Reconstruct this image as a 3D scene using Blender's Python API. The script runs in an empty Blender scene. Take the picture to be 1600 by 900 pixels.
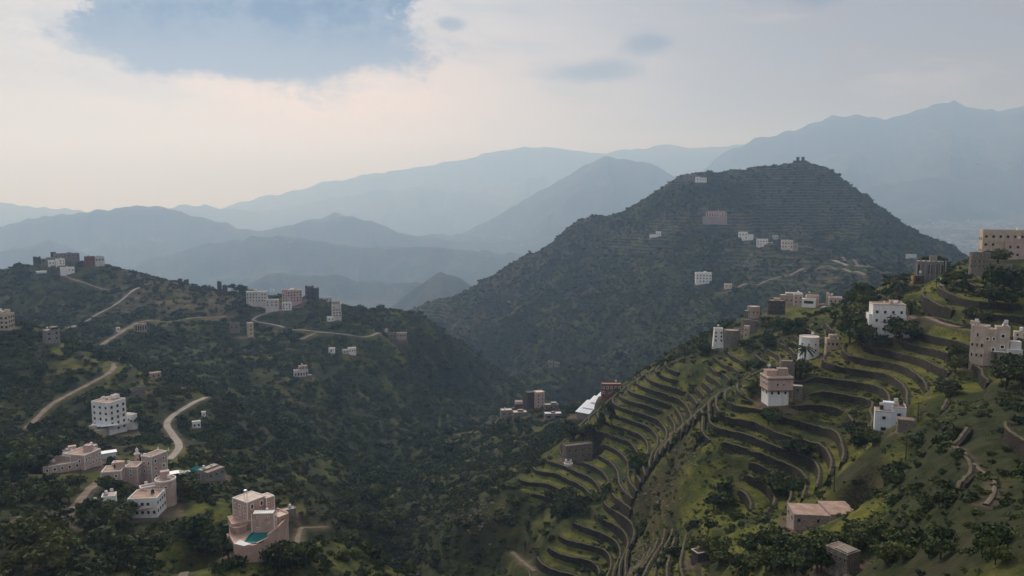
import bpy, bmesh, math, random
import numpy as np
from mathutils import Vector, Matrix
random.seed(7); rng = np.random.default_rng(7)
scn = bpy.context.scene
COL = scn.collection
R = math.radians
# ---------------------------------------------------------------- camera
F = 1232.0; PITCH = math.atan(140/F)
cam_d = bpy.data.cameras.new('camera'); cam = bpy.data.objects.new('camera', cam_d); COL.objects.link(cam)
cam_d.sensor_width = 36; cam_d.lens = 36*F/1600
cam_d.clip_start = 1; cam_d.clip_end = 40000
cam.location = (0, 0, 0); cam.rotation_euler = (math.pi/2-PITCH, 0, 0)
scn.camera = cam
# ---------------------------------------------------------------- light
SUN_AZ, SUN_EL = R(-22), R(38)      # azimuth from +y towards +x
w = bpy.data.worlds.new('World'); scn.world = w; w.use_nodes = True
def N(nt, t, **k):
    n = nt.nodes.new(t)
    for a, b in k.items():
        if a.startswith('i_'):
            key = a[2:]; key = int(key) if key.isdigit() else key.replace('_', ' ')
            n.inputs[key].default_value = b
        else: setattr(n, a, b)
    return n
class G:
    """tiny node graph helper"""
    def __init__(s, nt): s.nt = nt
    def n(s, t, **k): return N(s.nt, t, **k)
    def l(s, a, b): s.nt.links.new(a, b)
    def m(s, op, a, b=None, c=None, clamp=False):
        x = s.nt.nodes.new('ShaderNodeMath'); x.operation = op; x.use_clamp = clamp
        for i, v in enumerate((a, b, c)):
            if v is None: continue
            if isinstance(v, (int, float)): x.inputs[i].default_value = v
            else: s.l(v, x.inputs[i])
        return x.outputs[0]
    def ss(s, v, a, b, c=0., d=1.):
        x = s.nt.nodes.new('ShaderNodeMapRange'); x.interpolation_type = 'SMOOTHSTEP'
        s.l(v, x.inputs[0])
        for i, q in enumerate((a, b, c, d)): x.inputs[i+1].default_value = q
        return x.outputs[0]
    def mix(s, f, a, b, bt='MIX'):
        x = s.nt.nodes.new('ShaderNodeMix'); x.data_type = 'RGBA'; x.blend_type = bt
        for i, v in ((0, f), (6, a), (7, b)):
            if isinstance(v, (int, float)): x.inputs[i].default_value = v
            elif isinstance(v, tuple): x.inputs[i].default_value = (*v, 1) if len(v) == 3 else v
            else: s.l(v, x.inputs[i])
        return x.outputs[2]
    def noise(s, vec, scale, detail=3, rough=.55):
        x = s.nt.nodes.new('ShaderNodeTexNoise'); x.inputs['Scale'].default_value = scale
        x.inputs['Detail'].default_value = detail; x.inputs['Roughness'].default_value = rough
        if vec is not None: s.l(vec, x.inputs['Vector'])
        return x.outputs[0]
w.node_tree.nodes.clear(); g = G(w.node_tree)
sky = g.n('ShaderNodeTexSky', sky_type='NISHITA', sun_disc=False, sun_elevation=SUN_EL, sun_rotation=SUN_AZ,
          air_density=1.5, dust_density=3.0, ozone_density=1.0)
tc = g.n('ShaderNodeTexCoord'); sp = g.n('ShaderNodeSeparateXYZ'); g.l(tc.outputs['Generated'], sp.inputs[0])
az = g.m('ARCTAN2', sp.outputs[0], sp.outputs[1]); el = g.m('ARCSINE', sp.outputs[2])
cv = g.n('ShaderNodeCombineXYZ'); g.l(az, cv.inputs[0]); g.l(g.m('MULTIPLY', el, 3.0), cv.inputs[1])
# high veil: a bright warm glow round the hidden sun, cooler grey to the right, brighter again overhead
def blob(ca, ce, ra, re):
    a = g.m('POWER', g.m('DIVIDE', g.m('SUBTRACT', az, R(ca)), R(ra)), 2.0)
    b = g.m('POWER', g.m('DIVIDE', g.m('SUBTRACT', el, R(ce)), R(re)), 2.0)
    return g.m('EXPONENT', g.m('MULTIPLY', g.m('ADD', a, b), -1.0))
veil = g.mix(g.ss(g.noise(cv.outputs[0], 2.5, 5), .35, .65), (4.2, 4.2, 4.8), (5.3, 5.15, 5.5))
veil = g.mix(g.ss(az, R(-12), R(26)), veil, (3.0, 2.75, 3.15))
veil = g.mix(g.ss(el, R(13), R(32)), veil, (7.6, 7.7, 8.2))
veil = g.mix(g.m('MULTIPLY', blob(-12, 6.8, 14, 4.2), .95), veil, (9.6, 7.0, 5.3))
veil = g.mix(g.m('MULTIPLY', blob(-36, 5, 13, 10), .6), veil, (7.6, 6.5, 5.8))
veil = g.mix(g.ss(el, R(6), R(-3)), veil, (5.7, 5.1, 4.9))
ray_ = g.n('ShaderNodeTexNoise', noise_dimensions='1D'); ray_.inputs['Scale'].default_value = 9; ray_.inputs['Detail'].default_value = 3
g.l(g.m('ADD', az, g.m('MULTIPLY', el, .25)), ray_.inputs['W'])
veil = g.mix(g.m('MULTIPLY', g.ss(ray_.outputs[0], .4, .65), g.m('MULTIPLY', blob(-10, 6, 14, 5), .28)), veil, (6.6, 6.3, 6.2))
vx = g.n('ShaderNodeCombineXYZ'); g.l(sp.outputs[0], vx.inputs[0]); g.l(sp.outputs[1], vx.inputs[1]); g.l(g.m('MAXIMUM', sp.outputs[2], .03), vx.inputs[2]); g.l(vx.outputs[0], sky.inputs[0])
cv3 = g.n('ShaderNodeCombineXYZ'); g.l(g.m('MULTIPLY', az, 3.2), cv3.inputs[0]); g.l(g.m('ADD', g.m('MULTIPLY', el, 13.0), g.m('MULTIPLY', az, 1.2)), cv3.inputs[1])
st_ = g.noise(cv3.outputs[0], 1.6, 9, .6)
veil = g.mix(g.m('MULTIPLY', g.ss(st_, .46, .66), g.ss(el, R(3), R(9), .0, .5)), veil, (2.6, 3.0, 3.9))
veil = g.mix(g.m('MULTIPLY', g.ss(st_, .46, .30), g.ss(el, R(3), R(9), .0, .35)), veil, (7.6, 6.9, 6.4))
base = g.mix(.85, sky.outputs[0], veil)
# blue-grey clouds
cv2 = g.n('ShaderNodeCombineXYZ'); g.l(az, cv2.inputs[0]); g.l(g.m('MULTIPLY', el, 1.5), cv2.inputs[1])
n1 = g.noise(cv2.outputs[0], 10, 10, .62); n2 = g.noise(cv2.outputs[0], 48, 8, .7)
shape = g.m('ADD', g.m('ADD', blob(-17, 17.8, 12.5, 7.4), g.m('MULTIPLY', blob(-19, 9.9, 10, 1.7), .75)), g.m('ADD', g.m('MULTIPLY', g.m('SUBTRACT', n1, .5), 1.05), g.m('MULTIPLY', g.m('SUBTRACT', n2, .5), .38)))
c1 = g.mix(g.ss(el, R(9.5), R(12.5)), g.ss(shape, .16, .52), g.ss(shape, .32, .44))
small = g.m('ADD', g.m('MULTIPLY', blob(5, 8.8, 5.5, 1.2), .7), g.m('MULTIPLY', blob(20, 14.0, 7, 1.8), .8))
small = g.m('ADD', small, g.m('MULTIPLY', blob(9.5, 10.6, 2.2, .9), .7))
small = g.m('ADD', small, g.m('MULTIPLY', blob(-4.2, 12.0, 1.5, .7), .85))
c2 = g.ss(g.m('ADD', small, g.m('MULTIPLY', g.m('SUBTRACT', n1, .5), 1.1)), .30, .75)
ccol = g.mix(g.ss(g.noise(cv2.outputs[0], 13, 9, .62), .38, .60), (.1, .6, 1.9), (1.7, 2.2, 3.3))
ccol = g.mix(g.ss(el, R(12.2), R(9.3)), ccol, (1.9, 2.1, 3.0))
base = g.mix(g.m('MULTIPLY', c2, .6), base, (.7, 1.3, 2.4))
base = g.mix(c1, base, ccol)
bg = g.n('ShaderNodeBackground'); bg.inputs[1].default_value = 0.09; g.l(base, bg.inputs[0])
wo = g.n('ShaderNodeOutputWorld'); g.l(bg.outputs[0], wo.inputs[0])
sd = bpy.data.lights.new('sun', 'SUN'); sd.energy = 2.6; sd.angle = R(12); sd.color = (1, .9, .8)
sun = bpy.data.objects.new('sun', sd); COL.objects.link(sun)
sv = Vector((math.sin(SUN_AZ)*math.cos(SUN_EL), math.cos(SUN_AZ)*math.cos(SUN_EL), math.sin(SUN_EL)))
sun.rotation_euler = sv.to_track_quat('Z', 'Y').to_euler()
vs = scn.view_settings; vs.view_transform = 'Standard'; vs.look = 'None'; vs.exposure = 0.0; vs.gamma = 1; vs.use_curve_mapping = False
scn.cycles.volume_bounces = 2; scn.cycles.max_bounces = 6; scn.cycles.diffuse_bounces = 2
# ---------------------------------------------------------------- noise
def _h(ix, iy, s):
    n = (ix.astype(np.int64)*374761393 + iy.astype(np.int64)*668265263 + s*974711) & 0xffffffff
    n = ((n ^ (n >> 13))*1274126177) & 0xffffffff
    return ((n ^ (n >> 16)) & 0xffff)/65535.0
def vn(x, y, s=0):
    x = np.asarray(x, float); y = np.asarray(y, float)
    ix = np.floor(x); iy = np.floor(y); fx = x-ix; fy = y-iy
    fx = fx*fx*fx*(fx*(fx*6-15)+10); fy = fy*fy*fy*(fy*(fy*6-15)+10)
    a = _h(ix, iy, s); b = _h(ix+1, iy, s); c = _h(ix, iy+1, s); d = _h(ix+1, iy+1, s)
    return (a+(b-a)*fx)*(1-fy)+(c+(d-c)*fx)*fy
def fbm(x, y, wl, o=4, s=0, rough=.5):
    t = 0; a = 1; n = 0
    for i in range(o):
        t = t+a*(vn(x/wl+17.3*i, y/wl-9.1*i, s+i)*2-1); n += a; wl *= .5; a *= rough
    return t/n
def ridged(x, y, wl, o=4, s=0):
    t = 0; a = 1; n = 0
    for i in range(o):
        t = t+a*(1-2*np.abs(vn(x/wl+3.3*i, y/wl+7.7*i, s+i)*2-1)); n += a; wl *= .5; a *= .5
    return t/n
def sst(v, a, b):
    t = np.clip((v-a)/(b-a), 0, 1); return t*t*(3-2*t)
# ---------------------------------------------------------------- picture measurements -> places
def ray(px, py):
    """azimuth and tan(elevation) of a sight line from the camera"""
    u = (px-800)/F; v = (450-py)/F
    y = math.cos(PITCH)+v*math.sin(PITCH); z = -math.sin(PITCH)+v*math.cos(PITCH)
    return math.atan2(u, y), z/math.hypot(u, y)
def place(px, py, d):
    a, t = ray(px, py); r = d/math.cos(a)
    return r*math.sin(a), d, r*t
CP = []
def cp(s):
    v = [float(q) for q in s.replace('\n', ' ').replace(';', ' ').replace(',', ' ').split()]
    for i in range(0, len(v), 3): CP.append(place(*v[i:i+3]))
# left hill: crest, back-lit face, bowl
cp('''-400 520 900; -200 500 850; 0 455 800; 30 432 790; 58 412 780; 100 404 775; 150 410 770; 180 416 765; 250 436 760; 300 446 745; 345 456 730; 420 464 715; 485 464 710; 530 480 715
575 500 720; 620 508 725; 680 520 745; 720 541 780; 770 576 830; 815 611 870
-150 520 700; 60 480 700; 140 470 700; 210 450 700; 140 500 640; 215 505 600; 270 500 620; 330 495 640; 395 500 655; 430 480 675; 500 518 640; 560 526 650; 605 525 680
300 560 560; 400 560 570; 400 600 520; 480 590 545; 550 570 610; 640 560 690; 550 620 560; 700 600 740; 740 640 720; 640 640 620; 100 522 560; 140 552 510; 230 545 540''')
# near left spur and slopes
cp('''-300 500 440; -150 480 440; 0 494 430; 50 522 425; 110 542 420; 170 570 412; 240 592 405; 300 614 398; 335 628 392; 380 650 400; 420 660 420
0 600 365; 100 622 362; 45 662 335; 175 682 318; 250 650 360; 330 680 350; 270 700 300; 0 700 275; -200 650 330; -200 760 230
0 780 205; 110 735 245; 187 760 235; 240 760 240; 230 810 205; 300 770 232; 60 830 180; 0 900 140; 200 900 145; -200 900 140; 150 850 170
400 865 172; 350 800 205; 450 820 185; 500 850 190; 330 900 152; 470 895 180
450 740 320; 520 720 380; 420 700 350; 560 850 255; 520 790 280; 550 900 225; 480 660 450; 560 670 500''')
# valley line
cp('''610 900 292; 605 870 305; 600 800 355; 640 720 480; 700 680 600; 745 655 680; 590 740 430; 560 700 480; 480 640 500; 430 630 500''')
# right slope
cp('''1600 395 290; 1560 412 270; 1520 432 245; 1460 425 300; 1420 432 310; 1390 450 300; 1340 465 330; 1290 478 390; 1240 476 415; 1210 482 415; 1160 500 385
1115 545 330; 1200 520 345; 1250 500 365; 1145 540 340; 1262 565 250; 1380 525 238; 1320 530 262; 1300 545 258; 1210 635 206; 1300 580 234; 1380 590 222; 1300 640 217; 1228 590 228
1180 690 212; 1250 680 207; 1200 740 199; 1280 730 186; 1060 740 210; 1120 750 203; 1080 690 224; 1110 800 188; 1110 640 238; 1180 800 185; 1250 780 176; 1200 860 146; 1240 865 134; 1230 828 146; 1300 815 144; 1345 800 145; 1300 850 128; 1300 700 192; 1340 670 190; 1330 760 160;  1390 675 160; 1370 730 156; 1450 700 132
1540 575 190; 1460 560 210; 1500 640 163; 1600 600 165; 1600 500 215; 1600 440 255; 1600 700 118; 1600 800 88; 1600 900 68; 1450 800 104; 1450 900 83; 1320 892 110
1200 900 134; 1100 900 158; 1000 900 212; 950 900 231; 900 900 241; 1110 845 168; 1040 830 206; 800 900 264; 800 850 280; 700 900 275; 1450 500 235; 1520 480 222; 1430 470 260
1080 558 332; 1030 580 333; 1000 597 335; 960 622 335; 930 655 328; 890 694 320; 860 722 312; 800 762 300; 740 802 290; 680 852 292
1050 650 306; 1000 700 297; 950 740 290; 900 780 284; 850 830 263; 845 870 252; 1045 700 256; 1015 760 246; 980 830 249; 1015 830 240; 1110 610 300; 1160 600 265; 920 720 303; 970 760 272; 930 830 257
1800 330 300; 1800 450 230; 1800 600 150; 1800 900 62; 2000 500 220; 2100 800 80''')
# spur with the tower houses
cp('''985 612 372; 955 617 400; 920 645 430; 860 655 480; 830 640 515; 795 650 520; 750 676 545; 850 700 400; 800 725 375; 750 745 375; 700 745 410; 720 705 470; 780 692 450; 650 765 400; 650 820 325; 900 690 360''')
# big mountain
cp('''640 490 1400; 690 478 1430; 735 456 1450; 800 418 1450; 860 386 1450; 900 348 1450; 935 339 1450; 965 343 1440; 1000 320 1430; 1035 296 1415; 1065 277 1400; 1120 273 1420; 1180 266 1450; 1235 256 1455; 1250 250 1455; 1310 268 1430; 1345 306 1380
1370 330 1330; 1400 358 1250; 1440 396 1130; 1462 438 1090; 1500 470 1050; 1520 485 1000; 1650 520 900
1200 370 1200; 1100 350 1250; 1000 370 1290; 1100 440 1020; 1310 410 1000; 1200 440 1000; 1200 480 920; 1000 560 880; 930 600 860; 860 570 900; 1000 440 1110; 900 450 1200; 900 520 1020; 800 520 1120
800 450 1300; 700 520 1200; 620 500 1300; 1380 420 1000; 1330 450 860; 1400 440 850; 1100 540 800; 1050 570 810; 830 600 950; 1300 340 1260; 1150 310 1330; 730 550 1100; 780 480 1230''')
D = [ # out of sight: behind the camera, behind the crests, beyond the frame
 (0, 50, -84), (60, 40, -58), (-80, 60, -74), (0, -150, -60), (-200, 0, -60), (250, 0, -30), (0, 130, -106), (-60, 180, -118),
 (130, 620, -170), (200, 560, -150), (300, 560, -130), (400, 620, -140), (250, 700, -185), (150, 800, -235), (60, 700, -200), (90, 850, -225), (60, 950, -240), (-60, 1080, -270),
 (-450, 1000, -270), (-250, 980, -265), (-130, 980, -265), (-600, 950, -260), (-400, 1400, -330), (-800, 1300, -330), (-200, 1600, -330), (-900, 800, -200),
 (0, 1900, -330), (500, 1950, -300), (200, 1750, -250), (-600, 1900, -330), (900, 1800, -260), (900, 1300, -200), (1100, 1500, -220), (700, 1750, -180), (-1300, 1700, -330), (1500, 1700, -200),
 (350, 420, -80), (430, 330, -60), (700, 700, -150), (900, 900, -160)]
CPA = np.array(CP + [tuple(map(float, d)) for d in D])
C2 = 12.0**2
_n = len(CPA); _r = np.sqrt(((CPA[:, None, :2]-CPA[None, :, :2])**2).sum(-1)+C2)
_P = np.c_[np.ones(_n), CPA[:, :2]/1000]
_A = np.block([[_r+np.eye(_n)*(-1.5), _P], [_P.T, np.zeros((3, 3))]])
_w = np.linalg.solve(_A, np.r_[CPA[:, 2], 0, 0, 0])
def tps(x, y):
    o = np.empty(x.size); xf = x.ravel(); yf = y.ravel()
    for i in range(0, x.size, 20000):
        a = xf[i:i+20000]; b = yf[i:i+20000]
        k = np.sqrt((a[:, None]-CPA[None, :, 0])**2+(b[:, None]-CPA[None, :, 1])**2+C2)
        o[i:i+20000] = k@_w[:-3]+_w[-3]+_w[-2]*a/1000+_w[-1]*b/1000
    return o.reshape(x.shape)
# ---------------------------------------------------------------- far ranges: crest lines (px, py, distance)
LAY = []
def lay(d, slope, s, spur=.35):
    v = [float(q) for q in s.replace(';', ' ').replace(',', ' ').split()]
    a = []
    for i in range(0, len(v), 2):
        al, t = ray(v[i], v[i+1]); a.append((al, d/math.cos(al)*t))
    LAY.append((d, slope, np.array(a), spur))
lay(3000, .5, '500 540; 560 500; 600 490; 640 452; 665 437; 690 423; 712 433; 740 446; 780 470; 900 520; 1100 540')
lay(3900, .45, '250 480; 330 462; 385 444; 420 428; 445 424; 480 431; 500 428; 520 427; 560 436; 600 441; 640 438; 680 448; 760 470; 900 520')
lay(5300, .4, '-100 400; 0 392; 30 385; 80 376; 120 390; 200 420; 240 402; 300 385; 340 377; 380 372; 420 366; 465 370; 500 375; 560 385; 640 384; 700 386; 760 392; 860 400; 1000 430')
lay(6900, .4, '-100 350; 0 352; 40 342; 80 334; 130 332; 180 324; 205 321; 250 322; 300 336; 350 348; 400 361; 440 353; 480 345; 520 340; 550 336; 580 343; 620 362; 680 372; 740 378; 800 374; 860 372; 960 400')
lay(7600, .3, '340 362; 420 368; 455 352; 500 338; 520 331; 560 340; 620 366; 700 366; 800 368; 900 372')
lay(11500, .35, '-100 312; 0 315; 40 322; 75 326; 100 325; 140 332; 200 335; 260 326; 290 317; 330 321; 365 325; 390 330; 430 336; 470 342; 520 348; 640 352; 700 345; 780 335; 830 325; 900 330')
lay(8200, .38, '560 420; 640 392; 700 372; 760 345; 800 322; 840 298; 880 275; 915 255; 950 244; 990 247; 1030 262; 1100 290; 1200 310; 1320 330; 1400 350')
lay(11800, .38, '380 334; 450 322; 520 308; 600 294; 660 290; 740 300; 820 305; 900 290; 1000 300; 1200 290; 1300 285; 1500 280', .3)
lay(13500, .4, '-200 350; 0 350; 300 335; 420 304; 500 286; 560 275; 620 265; 680 256; 720 246; 760 240; 800 232; 850 227; 900 233; 950 238; 1000 230; 1040 226; 1080 231; 1130 228; 1180 222; 1240 230; 1300 240; 1600 250', .3)
lay(9800, .4, '1060 290; 1130 240; 1180 215; 1240 203; 1300 180; 1340 178; 1380 186; 1430 172; 1460 164; 1490 155; 1520 168; 1560 172; 1600 162; 1700 170; 1900 190', .3)
lay(8800, .4, '1240 330; 1320 288; 1360 262; 1400 240; 1440 222; 1480 209; 1510 214; 1540 220; 1570 210; 1600 203; 1700 205; 1900 230')
lay(7200, .3, '1200 380; 1300 330; 1340 292; 1400 284; 1460 275; 1500 280; 1560 290; 1600 300; 1700 320; 1900 330')
lay(6600, .045, '1200 372; 1300 352; 1400 344; 1500 342; 1600 340; 1900 340', .02)
def far_h(X, Y):
    A = np.arctan2(X, Y); Rr = np.hypot(X, Y)
    z = np.interp(Rr, [1500, 2500, 5000, 9000], [-330, -400, -560, -620])+18*fbm(X, Y, 500, 4, 50)
    wp = fbm(X, Y, 1500, 3, 60)
    for i, (d, sl, a, spur) in enumerate(LAY):
        jag = fbm(A*3600, A*0+i*31.7, 60, 4, 70+i)*.0034*np.exp(-np.abs(Y-d)/(d*.03))
        cz = np.interp(A, a[:, 0], a[:, 1])-np.clip(np.maximum(a[0, 0]-A, A-a[-1, 0]), 0, 9)*d*.8+jag*d
        dd = Y+wp*.045*d*sst(np.abs(Y-d), 0, d*.06)-d
        ad = np.abs(dd)
        rg = ridged(X+wp*60, Y*.7+wp*90, d*.075, 5, 80+i*3)
        h = cz-sl*ad*(1-.15*rg)-spur*sst(ad, 0, d*.09)*.05*d*(1-rg)
        if sl < .08: h = np.where(dd > 0, cz-dd*.2, cz-sl*ad+3*fbm(X, Y, 200, 3, 4))
        z = np.maximum(z, h)
    return z
# ---------------------------------------------------------------- the sheet: angular resolution, fine near, coarse far
AZ = np.linspace(R(-44), R(42), 960)
RD = np.concatenate([np.exp(np.arange(math.log(30), math.log(1500), .00475)), np.exp(np.arange(math.log(1500), math.log(15500), .0098))])
LR = np.log(RD); RR, AA = np.meshgrid(RD, AZ, indexing='ij')
X = RR*np.sin(AA); Y = RR*np.cos(AA)
near = RD < 2050
Z = np.empty_like(X)
ZN = tps(X[near], Y[near]).reshape(X[near].shape)
Z[~near] = far_h(X[~near], Y[~near])
Xn, Yn, Rn = X[near], Y[near], RR[near]
ZF = far_h(Xn[RD[near] > 1550], Yn[RD[near] > 1550])
# relief: gullies grow with distance, small knolls near
amp = np.interp(Rn, [60, 150, 300, 500, 900, 1300, 1600], [.4, .8, 2.2, 9, 22, 38, 40])
wl = 1
wx = Xn+25*fbm(Xn, Yn, 120, 3, 5); wy = Yn+25*fbm(Xn, Yn, 120, 3, 9)
ca_, sa_ = np.where(Xn > -60+.0*Yn, .62, -.35), .78
ua = wx*ca_+wy*sa_; ub = wx*sa_-wy*ca_
big = ridged(ua*.42, ub*1.25, 190, 5, 11); mid = ridged(wx, wy, 90, 5, 21); sm = ridged(Xn, Yn, 34, 4, 31)
crest = np.zeros_like(Xn)
# hold the relief back near the crest lines so outlines keep their place
for a, b in (((-445, 775), (-385, 770)), ((-385, 770), (-190, 712)), ((-190, 712), (-90, 745)), ((-90, 745), (10, 870)), ((-75, 1450), (110, 1450)), ((110, 1450), (300, 1405)), ((300, 1405), (545, 1440)), ((545, 1440), (600, 1130)), ((600, 1130), (560, 900)), ((140, 400), (83, 333)), ((83, 333), (30, 310)), ((30, 500), (0, 520)), ((-285, 430), (-150, 400))):
    ax, ay = a; bx, by = b; L2 = (bx-ax)**2+(by-ay)**2
    t = np.clip(((Xn-ax)*(bx-ax)+(Yn-ay)*(by-ay))/L2, 0, 1)
    dd = np.hypot(Xn-ax-t*(bx-ax), Yn-ay-t*(by-ay)); crest = np.maximum(crest, np.exp(-(dd/(.035*np.hypot(ax, ay)+8))**2))
rel = np.where(Rn > 420, .72*big+.2*mid+.08*sm, .2*big+.45*mid+.35*sm)
ZN = ZN+amp*(rel-.1)*(1-.8*crest)+.25*amp*fbm(Xn, Yn, 14, 3, 44)*(1-.5*crest)
k = sst(RD[near], 1550, 2000)[:, None]
ext = np.zeros_like(ZN); ext[RD[near] > 1550] = ZF
Z[near] = ZN*(1-k)+np.maximum(ext, ZN-60)*k
Z0 = Z.copy()
nn = int(near.sum())
# ---------------------------------------------------------------- look-ups on the sheet
def look(x, y, Za=None):
    Za = Z if Za is None else Za
    x = np.asarray(x, float); y = np.asarray(y, float)
    r = np.maximum(np.hypot(x, y), RD[0]*1.001); a = np.arctan2(x, y)
    i = np.clip(np.interp(np.log(r), LR, np.arange(len(LR))), 0, len(LR)-1.001); j = np.clip((a-AZ[0])/(AZ[1]-AZ[0]), 0, len(AZ)-1.001)
    i0 = i.astype(int); j0 = j.astype(int); fi = i-i0; fj = j-j0
    return (Za[i0, j0]*(1-fj)+Za[i0, j0+1]*fj)*(1-fi)+(Za[i0+1, j0]*(1-fj)+Za[i0+1, j0+1]*fj)*fi
def hit(px, py, dmin=0, dmax=None):
    """first ground point on the sight line through a measured picture point"""
    a, t = ray(px, py); j = (a-AZ[0])/(AZ[1]-AZ[0]); j0 = int(np.clip(j, 0, len(AZ)-2)); fj = j-j0
    pr = Z[:, j0]*(1-fj)+Z[:, j0+1]*fj; e = pr/RD-t
    ok = (e >= 0) & (RD*math.cos(a) > dmin)
    if dmax: ok &= RD*math.cos(a) < dmax
    if ok.any():
        i = int(np.argmax(ok)); r = RD[i]
        if i > 0 and e[i-1] < 0: r = RD[i-1]+(RD[i]-RD[i-1])*(-e[i-1])/(e[i]-e[i-1])
    else:
        c = (RD*math.cos(a) > dmin) & ((RD*math.cos(a) < dmax) if dmax else True)
        i = int(np.argmax(np.where(c, e, -9))); r = RD[i]
    x, y = r*math.sin(a), r*math.cos(a)
    return x, y, float(look(x, y))
# ---------------------------------------------------------------- terraces on the right slope and (fainter) elsewhere
def disc_mask(lst, Xa, Ya):
    m = np.zeros_like(Xa)
    for px, py, d, rad in lst:
        x, y, _ = hit(px, py, 90, 420) if d < 0 else place(px, py, d)
        m = np.maximum(m, 1-sst(np.hypot(Xa-x, Ya-y), rad*.75, rad*1.25))
    return m
TD = [(1060, 640, -1, 48), (1000, 700, -1, 42), (1120, 590, -1, 34), (930, 750, -1, 34), (900, 810, -1, 30), (1000, 770, -1, 26), (940, 850, -1, 24), (1000, 620, -1, 30), (1180, 570, -1, 28), (860, 870, -1, 18), (1010, 850, -1, 20),
      (1330, 610, -1, 30), (1290, 660, -1, 25), (1210, 690, -1, 26), (1150, 740, -1, 26), (1220, 770, -1, 16), (1100, 800, -1, 24), (1380, 590, -1, 24), (1150, 850, -1, 12), (1140, 650, -1, 20), (1090, 740, -1, 18), (1030, 760, -1, 20), (1000, 830, -1, 20), (1055, 860, -1, 18), (1020, 810, -1, 18)]
TE = [(1570, 670, -1, 14), (1480, 600, -1, 16), (1560, 620, -1, 13), (1450, 480, -1, 24), (1520, 500, -1, 16), (1430, 780, -1, 12)]
TR = disc_mask(TD, X[:nn], Y[:nn])
gul = fbm(X[:nn], Y[:nn], 26, 3, 90)
TR = TR*sst(gul, -.36, -.2)
TS = 2.6
tt = (Z[:nn]+2.6*fbm(X[:nn], Y[:nn], 46, 3, 91))/TS
fl = np.floor(tt); fr = tt-fl
dzr0 = np.gradient(Z0[:nn], axis=0)/np.gradient(RR[:nn], axis=0); dza0 = np.gradient(Z0[:nn], axis=1)/(RR[:nn]*(AZ[1]-AZ[0]))
SL0 = np.hypot(dzr0, dza0)
rw = np.clip(1.5*SL0*(RR[:nn]/260)/TS, .10, .55)
TR = TR*(1-sst(SL0, 1.3, 1.9))
st = fl+.10*fr+.90*np.clip((fr-(.95-rw))/rw, 0, 1)
Z[:nn] = Z[:nn]*(1-TR)+(Z[:nn]+(st-tt)*TS)*TR
TR2 = disc_mask(TE, X[:nn], Y[:nn])*sst(gul, -.45, -.25)*(1-TR)
tb = (Z[:nn]+2.0*fbm(X[:nn], Y[:nn], 38, 3, 95))/3.2; fb = np.floor(tb); rb = tb-fb
TR2 = TR2*(1-sst(SL0, .6, .9))
Z[:nn] += (fb+.3*rb+.7*np.clip((rb-(.97-np.clip(1.2*SL0*(RR[:nn]/260)/3.2, .1, .5)))/np.clip(1.2*SL0*(RR[:nn]/260)/3.2, .1, .5), 0, 1)-tb)*3.2*TR2
# old weaker terraces on other slopes: partial benches
TL = disc_mask([(60, 560, 400, 70), (250, 600, 395, 35), (330, 550, 570, 70), (230, 470, 660, 70), (120, 450, 720, 60), (450, 500, 660, 60), (520, 800, 270, 40), (480, 870, 190, 22), (870, 860, 215, 30), (700, 870, 260, 30), (780, 780, 300, 24)], X[:nn], Y[:nn])*(1-TR)
t2 = (Z[:nn]+1.4*fbm(X[:nn], Y[:nn], 60, 2, 93))/2.8; f2 = np.floor(t2); r2 = t2-f2
Z[:nn] += ((f2+.35*r2+.65*sst(r2, .72, .98))-t2)*2.8*.7*TL
# ---------------------------------------------------------------- buildings: measured sizes, turned into metres at each one's own distance
def B(x, y, w, d, h, z=0, rot=0, mat='plaster_pink', roof='roof_pale', par=1.2, trim=None, win=(), kind='box', taper=0., door=None, cren=0, band=None, oh=0):
    return dict(x=x, y=y, w=w, d=d, h=h, z=z, rot=rot, mat=mat, roof=roof, par=par, trim=trim, win=win, kind=kind, taper=taper, door=door, cren=cren, band=band, oh=oh)
# win entries: (face f/l/r/b, rows, cols, width, height, framed, bottom, top)
S = []
def bld(name, label, px, py, blocks, cat='house', ex=(), dmin=0, dmax=None, group=None, pad=True, deep=5):
    S.append(dict(name=name, label=label, px=px, py=py, blocks=blocks, cat=cat, ex=ex, dmin=dmin, dmax=dmax, group=group, pad=pad, deep=deep))
PK, WH, ST, DS, GR, BE, RD_, BR = 'plaster_pink', 'plaster_white', 'rubble_stone', 'dark_stone', 'bare_concrete', 'plaster_beige', 'plaster_red', 'brown_stone'
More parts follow.
